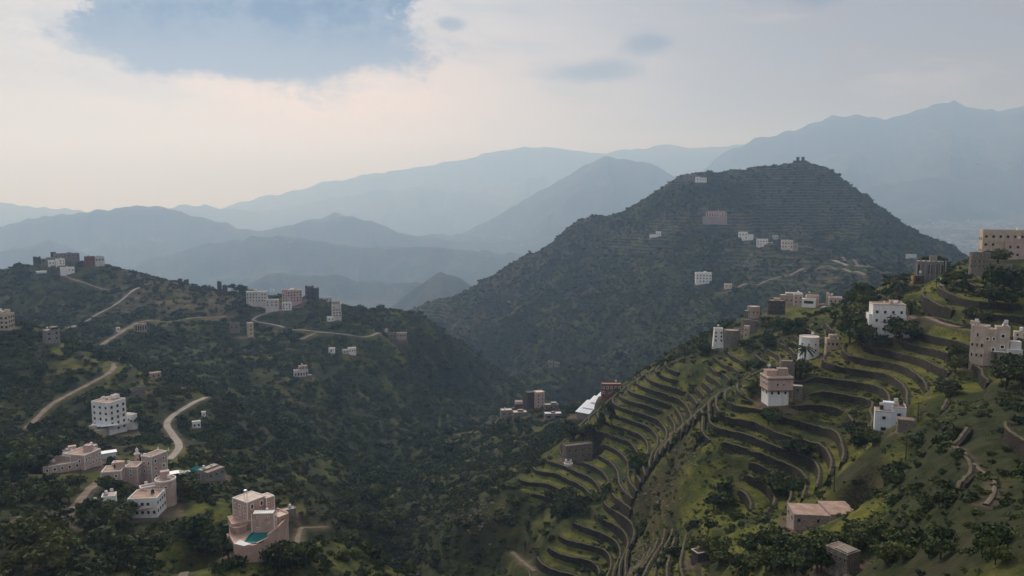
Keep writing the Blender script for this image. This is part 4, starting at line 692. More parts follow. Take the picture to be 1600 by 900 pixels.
# coarser ground all round the camera, outside the photograph's view
def coarse(name, az_, rd_, drop):
    rr2, aa2 = np.meshgrid(rd_, az_, indexing='ij'); x2 = rr2*np.sin(aa2); y2 = rr2*np.cos(aa2)
    z2 = np.clip(tps(x2, y2), -170, -14)+1.5*fbm(x2, y2, 40, 3, 300); k2 = sst(rr2, 500, 1500)
    inner = (rr2 < 60); z2 = np.where(inner, np.minimum(z2, -16), z2)
    z2 = z2*(1-k2)+k2*(-230+np.clip(rr2/9000, 0, 1)*-200+150*ridged(x2, y2, 1800, 4, 310))-drop
    ni, nj = x2.shape; co = np.stack([x2, y2, z2], -1).reshape(-1, 3); q0 = (np.arange(ni-1)[:, None]*nj+np.arange(nj-1)[None]).ravel()
    me = bpy.data.meshes.new(name); me.from_pydata(co.tolist(), [], np.stack([q0, q0+nj, q0+nj+1, q0+1], -1)[:, ::-1].tolist() if False else np.stack([q0+nj, q0+nj+1, q0+1, q0], -1).tolist())
    me.polygons.foreach_set('use_smooth', [True]*len(me.polygons)); me.materials.append(M['hillside_ground'])
    at_ = me.attributes.new('cover', 'FLOAT_COLOR', 'POINT'); at_.data.foreach_set('color', np.tile([.5, .1, 0, 0], ni*nj).astype(np.float32))
    o = bpy.data.objects.new(name, me); COL.objects.link(o); o['kind'] = 'structure'
coarse('surrounding_ground', np.linspace(R(41.95), R(360-43.95), 150), np.exp(np.linspace(math.log(29), math.log(15400), 110)), .0)
coarse('near_ground', np.linspace(0, 2*math.pi, 80), np.array([1e-3, 4, 9, 15, 21, 26, 31.]), .25)
# ---------------------------------------------------------------- mesh builder
class MB:
    def __init__(s): s.v = []; s.f = []
    def quad(s, p): i = len(s.v); s.v += [tuple(q) for q in p]; s.f.append(tuple(range(i, i+len(p))))
    def box(s, x, y, z, w, d, h, rot=0, tp=0., ax=0, ay=0):
        """box from corner (x, y, z), turned about (ax, ay) by rot degrees"""
        c, n = math.cos(R(rot)), math.sin(R(rot)); i = len(s.v); e = tp*h
        for zz, q in ((z, 0), (z+h, e)):
            for u, v in ((x+q, y+q), (x+w-q, y+q), (x+w-q, y+d-q), (x+q, y+d-q)):
                s.v.append((ax+u*c-v*n, ay+u*n+v*c, zz))
        s.f += [tuple(i+k for k in f) for f in ((0, 3, 2, 1), (4, 5, 6, 7), (0, 1, 5, 4), (1, 2, 6, 5), (2, 3, 7, 6), (3, 0, 4, 7))]
    def cyl(s, cx, cy, z, rx, ry, h, n=28, tp=0., cap=True, ph=0.):
        i = len(s.v)
        for zz, q in ((z, 0), (z+h, tp*h)):
            for k in range(n):
                a = 2*math.pi*k/n+ph; s.v.append((cx+(rx-q)*math.cos(a), cy+(ry-q)*math.sin(a), zz))
        for k in range(n): s.f.append((i+k, i+(k+1) % n, i+n+(k+1) % n, i+n+k))
        if cap: s.f += [tuple(i+n+k for k in range(n)), tuple(i+n-1-k for k in range(n))]
    def ring(s, cx, cy, z, rx, ry, t, h, n=28, ph=0.):
        i = len(s.v)
        for zz, q in ((z, 0), (z+h, 0), (z+h, t), (z, t)):
            for k in range(n):
                a = 2*math.pi*k/n+ph; s.v.append((cx+(rx-q)*math.cos(a), cy+(ry-q)*math.sin(a), zz))
        for r in range(4):
            for k in range(n): s.f.append((i+r*n+k, i+r*n+(k+1) % n, i+((r+1) % 4)*n+(k+1) % n, i+((r+1) % 4)*n+k))
    def dome(s, cx, cy, z, r, h, n=14, m=5):
        i = len(s.v)
        for q in range(m):
            t = q/m*math.pi/2
            for k in range(n): a = 2*math.pi*k/n; s.v.append((cx+r*math.cos(t)*math.cos(a), cy+r*math.cos(t)*math.sin(a), z+h*math.sin(t)))
        s.v.append((cx, cy, z+h))
        for q in range(m-1):
            for k in range(n): s.f.append((i+q*n+k, i+q*n+(k+1) % n, i+(q+1)*n+(k+1) % n, i+(q+1)*n+k))
        for k in range(n): s.f.append((i+(m-1)*n+k, i+(m-1)*n+(k+1) % n, i+m*n))
    def tube(s, p, r, n=6):
        p = [Vector(q) for q in p]; i = len(s.v); rr = r if isinstance(r, (list, tuple)) else [r]*len(p)
        for k, q in enumerate(p):
            t = (p[min(k+1, len(p)-1)]-p[max(k-1, 0)]).normalized(); u = t.orthogonal().normalized(); w_ = t.cross(u)
            for a in range(n): an = 2*math.pi*a/n; s.v.append(tuple(q+(u*math.cos(an)+w_*math.sin(an))*rr[k]))
        for k in range(len(p)-1):
            for a in range(n): s.f.append((i+k*n+a, i+k*n+(a+1) % n, i+(k+1)*n+(a+1) % n, i+(k+1)*n+a))
    def mesh(s, name, mat, smooth=False):
        me = bpy.data.meshes.new(name); me.from_pydata(s.v, [], s.f); me.update()
        if mat: me.materials.append(M[mat] if isinstance(mat, str) else mat)
        if smooth: me.polygons.foreach_set('use_smooth', [True]*len(me.polygons))
        return me
    def build(s, name, mat, parent=None, loc=(0, 0, 0), rot=0, smooth=False):
        o = bpy.data.objects.new(name, s.mesh(name, mat, smooth)); COL.objects.link(o); o.parent = parent; o.location = loc; o.rotation_euler.z = rot
        return o
def tag(o, label, cat, group=None, kind=None):
    o['label'] = label; o['category'] = cat
    if group: o['group'] = group
    if kind: o['kind'] = kind
    return o
def empty(name, loc, rz=0):
    o = bpy.data.objects.new(name, None); COL.objects.link(o); o.location = loc; o.rotation_euler.z = rz; o.empty_display_size = .5; return o
# ---------------------------------------------------------------- plants
def leaf_blob(seed, n, blobs, size, flat=.8, core=True):
    """many small leaf sprays over a few lobes, plus an inner tangle"""
    r = np.random.default_rng(seed); V = []; Fc = []
    for k in range(n):
        c, rad = blobs[int(r.integers(len(blobs)))]
        d = r.normal(size=3); d /= np.linalg.norm(d); d[2] = abs(d[2])*.9 if r.random() < .8 else d[2]*.6
        rr_ = rad*(1-.45*r.random()**2)*(1+.25*r.normal()*.5)
        p = np.array(c)+d*rr_*np.array([1, 1, flat])
        nrm = d+.75*r.normal(size=3); nrm /= np.linalg.norm(nrm)
        u = np.cross(nrm, r.normal(size=3)); u /= np.linalg.norm(u); v = np.cross(nrm, u)
        s1 = size*(.6+.8*r.random()); s2 = s1*(.45+.3*r.random()); i = len(V)
        V += [p-u*s1-v*s2*.2, p-v*s2+u*.1*s1, p+u*s1+v*s2*.25, p+v*s2+nrm*s2*.35]; Fc.append((i, i+1, i+2, i+3))
    if core:
        for c, rad in blobs:
            bm = bmesh.new(); bmesh.ops.create_icosphere(bm, subdivisions=1, radius=1)
            i = len(V)
            for q in bm.verts:
                qq = np.array(q.co)*rad*.66*(.8+.35*r.random()); V.append(np.array(c)+qq*np.array([1, 1, flat]))
            Fc += [tuple(i+x.index for x in f.verts) for f in bm.faces]; bm.free()
    return [tuple(q) for q in V], Fc
def lobes(seed, n, spread, r0, z0):
    r = np.random.default_rng(seed)
    return [((spread*r.normal()*.6, spread*r.normal()*.6, z0+.25*r.random()*r0), r0*(.65+.5*r.random())) for _ in range(n)]
kit = bpy.data.collections.new('plant_kit')
def proto(name, VF, mat):
    me = bpy.data.meshes.new(name); me.from_pydata(VF[0], [], VF[1]); me.materials.append(M[mat]); me.update()
    o = bpy.data.objects.new(name, me); kit.objects.link(o); return o
for i in range(4): proto('shrub_%02d' % i, leaf_blob(10+i, 120, lobes(20+i, 4, .5, .62, .35), .20), 'leaf_dark')
for i in range(3): proto('shrub_%02d' % (4+i), leaf_blob(30+i, 110, lobes(40+i, 5, .6, .5, .3), .20), 'leaf_mid')
proto('tuft_07', leaf_blob(50, 34, [((0, 0, .1), .55), ((.5, .3, .1), .4)], .24, .7, False), 'leaf_grass')
proto('tuft_08', leaf_blob(51, 30, [((0, 0, .1), .5), ((-.4, .3, .1), .4)], .22, .6, False), 'leaf_dry')
proto('tuft_09', leaf_blob(52, 40, [((0, 0, .1), .5), ((-.4, .3, .1), .5)], .24, .9, False), 'leaf_mid')
nd = bpy.data.node_groups.new('scatter', 'GeometryNodeTree')
nd.interface.new_socket('Geometry', in_out='INPUT', socket_type='NodeSocketGeometry'); nd.interface.new_socket('Geometry', in_out='OUTPUT', socket_type='NodeSocketGeometry')
gi = nd.nodes.new('NodeGroupInput'); go = nd.nodes.new('NodeGroupOutput'); ip = nd.nodes.new('GeometryNodeInstanceOnPoints')
ci = nd.nodes.new('GeometryNodeCollectionInfo'); ci.inputs[0].default_value = kit; ci.inputs['Separate Children'].default_value = True; ci.inputs['Reset Children'].default_value = True
def attr(nm, tp):
    a = nd.nodes.new('GeometryNodeInputNamedAttribute'); a.data_type = tp; a.inputs[0].default_value = nm; return a.outputs[0]
ln = nd.links.new
ln(gi.outputs[0], ip.inputs['Points']); ln(ci.outputs[0], ip.inputs['Instance']); ip.inputs['Pick Instance'].default_value = True
ln(attr('idx', 'INT'), ip.inputs['Instance Index']); ln(attr('rot', 'FLOAT_VECTOR'), ip.inputs['Rotation']); ln(attr('size', 'FLOAT_VECTOR'), ip.inputs['Scale'])
ln(ip.outputs[0], go.inputs[0])
def scatter(name, label, cat, P, idx, size, rot):
    me = bpy.data.meshes.new(name); me.vertices.add(len(P)); me.vertices.foreach_set('co', np.asarray(P, np.float32).ravel())
    me.attributes.new('idx', 'INT', 'POINT').data.foreach_set('value', np.asarray(idx, np.int32))
    me.attributes.new('size', 'FLOAT_VECTOR', 'POINT').data.foreach_set('vector', np.asarray(size, np.float32).ravel())
    me.attributes.new('rot', 'FLOAT_VECTOR', 'POINT').data.foreach_set('vector', np.asarray(rot, np.float32).ravel())
    o = bpy.data.objects.new(name, me); COL.objects.link(o); tag(o, label, cat, kind='stuff')
    md = o.modifiers.new('scatter', 'NODES'); md.node_group = nd; print(name, len(P)); return o
VIS = np.maximum.accumulate(Z[:nn]/RD[:nn, None], axis=0)
FT = np.array(FOOT)
def clear_of(x, y, extra=0.):
    ok = np.ones(len(x), bool)
    for i in range(0, len(FT), 200):
        f = FT[i:i+200]; ok &= ((x[:, None]-f[None, :, 0])**2+(y[:, None]-f[None, :, 1])**2 > (f[None, :, 2]+extra)**2).all(1)
    return ok
def candidates(bands, dens_fn, margin=.02):
    out = []
    for r0, r1, dn in bands:
        n = int(.5*(AZ[-1]-AZ[0])*(r1*r1-r0*r0)*dn)
        r = np.sqrt(rng.uniform(r0*r0, r1*r1, n)); a = rng.uniform(AZ[0]+.001, AZ[-1]-.001, n)
        x = r*np.sin(a); y = r*np.cos(a)
        keep = rng.random(n) < dens_fn(x, y, r)
        z = look(x, y); e = z/r; vis = e > look(x, y, VISF)-margin
        k_ = keep & vis; out.append(np.c_[x, y, z][k_])
    return np.vstack(out)
def full(A):
    o = np.zeros_like(Z); o[:nn] = A; return o
VISF = full(VIS); GRF = full(grass); SOF = full(cover[:nn, :, 1]); TRF = full(np.maximum(TR, TR2*.7)); FAF = full(face); ALF = full(cover[:nn, :, 3]); SLF = full(SLn); RSF = full(rside)
def d_shrub(x, y, r):
    gq = look(x, y, GRF); so = look(x, y, SOF); tr = look(x, y, TRF); rs = look(x, y, RSF)
    cl = fbm(x, y, 45, 3, 200)+.5*fbm(x, y, 16, 2, 201)
    d = 1-.75*sst(gq, .3, .9)*(r < 500)-.35*gq*(r >= 500)
    d *= 1-.65*so
    d *= 1-.6*look(x, y, ALF)*(r > 700)
    d *= 1-.85*tr
    d = np.maximum(d, .5*tr*look(x, y, FAF)*sst(cl, -.2, .2))
    d *= np.where(rs > .5, sst(cl, -.05, .35)*1.0+.14, .62+.38*sst(cl, -.5, .1))
    d = np.maximum(d, .75*look(x, y, GUF))
    return np.clip(d, 0, 1)
GUF = full(disc_mask([(1030, 760, -1, 20), (1000, 820, -1, 20), (1060, 700, -1, 14), (985, 875, -1, 16), (1115, 655, -1, 10), (1060, 860, -1, 16)], Xk, Yk)*sst(gp2, -.5, .0))
C = candidates([(55, 150, .10), (150, 300, .12), (300, 500, .12), (500, 800, .095), (800, 1200, .075), (1200, 1620, .065)], d_shrub)
C = C[clear_of(C[:, 0], C[:, 1], .8)]
rr_ = np.hypot(C[:, 0], C[:, 1]); n = len(C)
sc_ = np.interp(rr_, [60, 150, 300, 600, 1000, 1600], [.9, 1.15, 1.45, 1.65, 1.7, 1.8])*np.exp(rng.normal(0, .38, n))
right = look(C[:, 0], C[:, 1], RSF) > .5
sc_ = np.where(right, sc_*.72, sc_)
idx = np.where(rng.random(n) < np.where(right, .6, .36)+.25*fbm(C[:, 0], C[:, 1], 60, 2, 210), rng.integers(4, 7, n), rng.integers(0, 4, n))
C[:, 2] -= sc_*.12
rot = np.c_[rng.normal(0, .12, n), rng.normal(0, .12, n), rng.uniform(0, 6.28, n)]
scatter('shrub_cover', 'dense dark green shrubs and low trees covering the valley slopes', 'shrubs', C, idx, np.c_[sc_, sc_*rng.uniform(.8, 1.2, n), sc_*rng.uniform(.75, 1.35, n)], rot)
def d_tuft(x, y, r):
    gq = look(x, y, GRF); so = look(x, y, SOF); rs = look(x, y, RSF)
    return np.clip((.15+.85*gq)*(1-.8*so)*(1-.9*look(x, y, FAF)*.6)*np.where(rs > .3, 1, .25)*sst(fbm(x, y, 12, 3, 220), -.5, .3), 0, 1)
C2_ = candidates([(50, 150, 1.7), (150, 240, 1.0), (240, 360, .5)], d_tuft, .01)
C2_ = C2_[clear_of(C2_[:, 0], C2_[:, 1], -.3)]
n = len(C2_); ix2 = rng.choice([7, 7, 7, 8, 9, 9, 4, 5, 6, 1, 2], n); s2_ = rng.uniform(.2, .5, n)*np.exp(rng.normal(0, .35, n))*1.25*np.interp(np.hypot(C2_[:, 0], C2_[:, 1]), [60, 350], [.8, 1.3])
scatter('grass_tufts', 'yellow green grass and weeds growing on the terraces and banks', 'grass', C2_, ix2, np.c_[s2_, s2_, s2_*.8], np.c_[np.zeros(n), np.zeros(n), rng.uniform(0, 6.28, n)])
# crop rows on the flat treads
# ---------------------------------------------------------------- trees one can tell apart
def tree_meshes(seed, tall):
    r = np.random.default_rng(seed)
    nb_ = 7 if not tall else 6
    bl = [((.42*math.cos(6.28*i/nb_+r.random())*(.5+r.random()*.7), .42*math.sin(6.28*i/nb_+r.random())*(.5+r.random()*.7), (.62 if not tall else .5+.16*i)+.25*r.random()), (.36 if not tall else .28)*(.75+.5*r.random())) for i in range(nb_)]
    bl.append(((0, 0, .85 if not tall else 1.35), .38 if not tall else .3))
    cr = leaf_blob(seed, 430, bl, .105, .85)
    t = MB(); top = .8 if not tall else 1.2
    t.tube([(0, 0, -.25), (.02, .01, .1), (-.02, .03, .35), (.03, 0, top*.8)], [.06, .05, .04, .018], 7)
    for i in range(3):
        c_ = bl[i*2][0]; t.tube([(0, .01, .25+.06*i), (c_[0]*.5, c_[1]*.5, c_[2]*.7), c_], [.03, .022, .008], 5)
    return cr, t
TK = []
for i, (tall, mt) in enumerate([(0, 'leaf_dark'), (0, 'leaf_mid'), (0, 'leaf_mid'), (1, 'leaf_dark'), (0, 'leaf_mid')]):
    cr, t = tree_meshes(300+i, tall); me = bpy.data.meshes.new('crown'); me.from_pydata(cr[0], [], cr[1]); me.materials.append(M[mt]); me.update()
    TK.append((me, t.mesh('trunk', 'bark', True)))
def palm_meshes():
    r = np.random.default_rng(5); c = MB()
    for i in range(22):
        a = 6.28*i/22+r.random()*.3; up = r.uniform(-.2, .9); pts = []
        for q in range(6):
            s_ = q/5*.5; pts.append((math.cos(a)*s_, math.sin(a)*s_, 1+up*s_*.8-1.3*s_*s_))
        for q in range(5):
            p0 = np.array(pts[q]); p1 = np.array(pts[q+1]); sd_ = np.array((-math.sin(a), math.cos(a), 0))*.07*(1-abs(q-2)*.22)
            for sg in (-1, 1): c.quad([p0, p1, p1+sd_*sg-np.array((0, 0, .05)), p0+sd_*sg-np.array((0, 0, .05))])
    t = MB(); t.tube([(0, 0, -.2), (.02, 0, .4), (0, 0, 1.0)], [.05, .04, .035], 7)
    return c.mesh('crown', 'leaf_dark'), t.mesh('trunk', 'bark', True)
PALM = palm_meshes()
def tree(name, label, group, x, y, z, h, kind, rz, wide=1.):
    me, tm = PALM if kind == 'p' else TK[kind]
    e = empty(name, (x, y, z), rz); tag(e, label, 'tree', group)
    hh = h/(1.15 if kind != 3 else 1.6)
    for nm, mm in (('trunk', tm), ('crown', me)):
        o = bpy.data.objects.new(nm, mm); COL.objects.link(o); o.parent = e; o.scale = (hh*wide, hh*wide, hh)
# groves: centre, spread, number, heights (all as measured), kinds, label
GR_ = [
 (1335, 535, 16, 16, 7, (30, 46), (0, 2), (200, 300), 'large dark tree crowded against the left side of the white villa'),
 (1412, 530, 16, 9, 6, (24, 34), (0, 2), (190, 300), 'dark tree on the right side of the white villa'),
 (1365, 545, 10, 4, 2, (22, 30), (0,), (190, 300), 'dark tree in front of the white villa wall'),
 (1345, 475, 24, 9, 7, (18, 28), (0, 2, 1), (220, 380), 'dark tree on the ridge behind the white villa'),
 (1400, 462, 18, 8, 5, (16, 26), (0, 2, 3), (210, 380), 'dark tree on the crest between villa and maroon shed'),
 (1462, 428, 14, 5, 4, (18, 26), (0, 2), (210, 340), 'tree between the pillared block and the battlemented house'),
 (1566, 413, 10, 4, 3, (22, 32), (0, 2), (200, 320), 'dark tree before the long beige hilltop building'),
 (1500, 450, 26, 7, 8, (12, 20), (0, 1, 2), (190, 320), 'bushy tree below the battlemented house'),
 (1570, 470, 26, 16, 11, (20, 34), (1, 0), (160, 300), 'green tree massed at the right edge below the battlements'),
 (1535, 505, 22, 5, 4, (12, 20), (0, 1), (160, 300), 'small tree just uphill of the pinkish brown house'),
 (1500, 575, 12, 10, 4, (18, 28), (0, 2), (150, 260), 'dark tree left of the pinkish brown tall house'),
 (1585, 595, 14, 18, 6, (22, 34), (1, 0), (130, 230), 'green tree right of and below the pinkish brown house'),
 (1480, 615, 12, 10, 4, (14, 22), (0, 2), (130, 230), 'dark bushy tree in the hollow under the tall house'),
 (1252, 590, 10, 6, 4, (20, 30), (0, 2), (190, 280), 'dark tree at the foot of the white round tower'),
 (1200, 660, 14, 7, 4, (16, 26), (0, 2, 4), (170, 250), 'dark tree below the two-tone house'),
 (1248, 720, 14, 10, 5, (20, 32), (0, 2), (160, 230), 'dark tree in the middle of the amphitheatre terraces'),
 (1225, 768, 26, 10, 8, (20, 34), (0, 2), (130, 220), 'dark tree along the gully under the terraces'),
 (1120, 790, 18, 10, 6, (16, 26), (0, 2), (130, 230), 'dark tree on the lower terraces above the roofless hut'),
 (1345, 695, 20, 12, 8, (16, 28), (0, 1, 2), (120, 220), 'tree in the thicket below the stepped white house'),
 (1390, 750, 10, 8, 3, (16, 24), (0, 2), (100, 180), 'dark bush tree on the open grassy slope'),
 (1462, 792, 20, 9, 5, (14, 20), (0, 1), (80, 150), 'dark bushy tree under the curved stone wall'),
 (1330, 852, 46, 9, 14, (18, 30), (1, 4, 1, 0), (80, 150), 'dense tree around the long ruined house'),
 (1240, 880, 50, 18, 22, (24, 38), (0, 1, 4), (80, 160), 'dense dark tree in the bottom wood left of the half-roofed ruin'),
 (1390, 870, 22, 18, 7, (22, 34), (4, 1, 2), (70, 140), 'dense tree right of the half-roofed ruin'),
 (1140, 880, 36, 14, 9, (20, 32), (0, 4, 2), (90, 180), 'tree around the small roofless hut at the bottom'),
 (1545, 870, 22, 18, 6, (18, 30), (1, 1, 4), (50, 130), 'dark tree in the near bottom right corner'),
 (1460, 860, 20, 16, 4, (18, 30), (1, 0), (60, 130), 'small tree on the bottom right bank'),
 (1020, 715, 8, 6, 0, (20, 30), (0,), (220, 320), ''),
 (990, 738, 9, 5, 3, (24, 34), (0, 2), (210, 330), 'big round tree under the terraced nose'),
 (937, 668, 5, 3, 2, (20, 26), (3, 0), (260, 380), 'upright dark tree on the terraced nose below the white roofs'),
 (955, 667, 1, 1, 1, (34, 36), (3,), (260, 380), 'tall narrow tree standing alone on the terraced nose'),
 (1128, 655, 4, 3, 1, (13, 15), (0,), (200, 330), 'single round bush tree on the spine between the terraces'),
 (1094, 690, 4, 3, 1, (16, 18), (0,), (200, 330), 'round bush tree beside the gully path'),
 (1175, 575, 14, 6, 5, (14, 20), (0, 2), (220, 330), 'tree on the terraces left of the white round tower'),
 (1225, 518, 34, 9, 12, (12, 22), (0, 1, 2), (260, 420), 'dark tree in the field behind the white round tower'),
 (1180, 540, 26, 6, 9, (12, 20), (0, 2), (260, 420), 'dark tree among the round stone houses'),
 (1100, 552, 10, 4, 4, (12, 18), (0, 2), (280, 420), 'tree at the left tip of the ridge hamlet'),
 (939, 620, 6, 3, 3, (16, 22), (0,), (340, 520), 'dark tree squeezed between white roofs and dark red house'),
 (905, 645, 8, 4, 3, (12, 16), (0, 2), (360, 560), 'dark tree left of the white stepped roofs'),
 (845, 648, 22, 5, 7, (9, 14), (0, 2), (400, 600), 'tree among the saddle houses'),
 (870, 800, 20, 20, 9, (18, 26), (0, 2), (210, 360), 'tree on the steep flank left of the terraces'),
 (900, 680, 24, 16, 10, (14, 22), (1, 0), (260, 480), 'green tree on the flank above the roofless dark building'),
 (290, 775, 12, 10, 6, (20, 32), (0, 2), (170, 300), 'dark tree between the mosque and the pool villa'),
 (170, 775, 14, 6, 4, (16, 24), (0, 2), (170, 320), 'dark tree below the pair of pink houses'),
 (95, 775, 30, 10, 8, (18, 26), (0, 2, 1), (170, 320), 'dark tree below the wide pink house'),
 (45, 730, 28, 16, 10, (20, 32), (0, 1, 2), (170, 340), 'green tree left of the wide pink house'),
 (175, 822, 36, 12, 10, (22, 34), (0, 2), (140, 300), 'dark tree on the slope below the white cottage'),
 (345, 868, 16, 12, 7, (30, 44), (0, 2), (130, 240), 'dark tree left of the villa podium'),
 (300, 845, 16, 10, 4, (20, 30), (0, 2), (140, 260), 'dark tree on the grassy bench left of the villa'),
 (465, 858, 14, 8, 5, (16, 26), (0, 2), (140, 260), 'tree right of the villa podium'),
 (455, 885, 34, 10, 8, (24, 36), (0, 1), (120, 240), 'tree under the villa at the bottom edge'),
 (215, 670, 12, 10, 5, (16, 26), (0, 2), (260, 420), 'tree right of the white five-storey house'),
 (150, 640, 16, 8, 6, (16, 24), (0, 2), (260, 440), 'tree behind the white five-storey house'),
 (60, 870, 44, 22, 14, (26, 42), (0, 2, 1), (110, 240), 'dark tree in the bottom left corner'),
 (235, 880, 30, 14, 7, (26, 40), (0, 2), (110, 240), 'dark tree near the bottom left path'),
 (590, 800, 60, 40, 16, (18, 28), (0, 2), (220, 460), 'dark tree in the valley bottom wood'),
 (265, 470, 0, 0, 0, (8, 9), (0,), (500, 900), ''),
 (380, 456, 18, 1.5, 6, (8, 14), (0, 2), (620, 860), 'tree on the skyline left of the ridge apartments'),
]
ORD = 'first second third fourth fifth sixth seventh eighth ninth tenth eleventh twelfth thirteenth fourteenth fifteenth sixteenth seventeenth eighteenth nineteenth twentieth'.split()
def order(i, n, side, first, last):
    if i == 0: return first
    if i == n-1: return last
    return (ORD[i] if i < 20 else '%dth' % (i+1))+' from '+side
for (cx, cy, sx, sy, nt_, hr, kinds, dr, lab) in GR_:
    rg = random.Random(cx*7+cy)
    pend = []
    for i in range(nt_):
        px = cx+rg.uniform(-sx, sx); py = cy+rg.uniform(-sy, sy)
        x, y, z = hit(px, py, *dr)
        if not clear_of(np.array([x]), np.array([y]), -.5)[0]: continue
        kk = math.hypot(x, y, z)/F; h = rg.uniform(*hr)*kk
        kd = rg.choice(kinds)
        pend.append((px, 'tall_tree' if kd == 3 else 'leafy_tree', x, y, z-.1, h, kd, rg.uniform(0, 6.28), rg.uniform(.8, 1.2) if kd != 3 else .6))
    pend.sort()
    for i, t_ in enumerate(pend):
        tree(t_[1], lab if len(pend) == 1 else lab+', '+order(i, len(pend), 'left', 'leftmost', 'rightmost'), 'trees: '+lab if len(pend) > 1 else None, *t_[2:])
for (px, py, hp, dr, lab) in [(1257, 572, 30, (190, 290), 'feathery palm in front of the white round tower'), (1403, 470, 30, (210, 380), 'palm rising over the trees behind the white villa'), (1420, 492, 22, (200, 340), 'shorter palm just right of the villa roof')]:
    x, y, z = hit(px, py, *dr); kk = math.hypot(x, y, z)/F; tree('palm_tree', lab, None, x, y, z, hp*kk*1.05, 'p', 1.)
# ---------------------------------------------------------------- houses
_wc = {}
def win_meshes(w, h, frame_mat):
    key = (round(w, 1), round(h, 1), frame_mat)
    if key not in _wc:
        w, h = max(key[0], .3), max(key[1], .3)
        f = MB(); t = min(.28 if frame_mat else .09, w*.25); dp = .12
        for (x, z, ww, hh) in ((-w/2-t, -h/2-t, w+2*t, t), (-w/2-t, h/2, w+2*t, t), (-w/2-t, -h/2, t, h), (w/2, -h/2, t, h)): f.box(x, -dp, z, ww, dp+.05, hh)
        p = MB(); p.box(-w/2, -.03, -h/2, w, .06, h)
        if w > .9: b_ = .05
        _wc[key] = (f.mesh('window', frame_mat or 'trim_dull'), p.mesh('pane', 'window_dark'))
    return _wc[key]
surf('trim_dull', (.2, .17, .15), (.26, .22, .2), .8)
def put_window(root, k, x, y, z, ang, w, h, framed, trim):
    if w < .1: return
    fm, pm = win_meshes(w, h, ('trim_white' if trim in (None, 'trim_white') else 'trim_cream' if trim == 'trim_cream' else 'trim_white') if framed else None)
    if framed or k > .12:
        o = bpy.data.objects.new('window', fm); COL.objects.link(o); o.parent = root; o.location = (x, y, z); o.rotation_euler.z = ang
        p = bpy.data.objects.new('pane', pm); COL.objects.link(p); p.parent = o
        if k > .35: bpy.data.objects.remove(p) if False else None
    else:
        o = bpy.data.objects.new('window', fm); COL.objects.link(o); o.parent = root; o.location = (x, y, z); o.rotation_euler.z = ang
        p = bpy.data.objects.new('pane', pm); COL.objects.link(p); p.parent = o
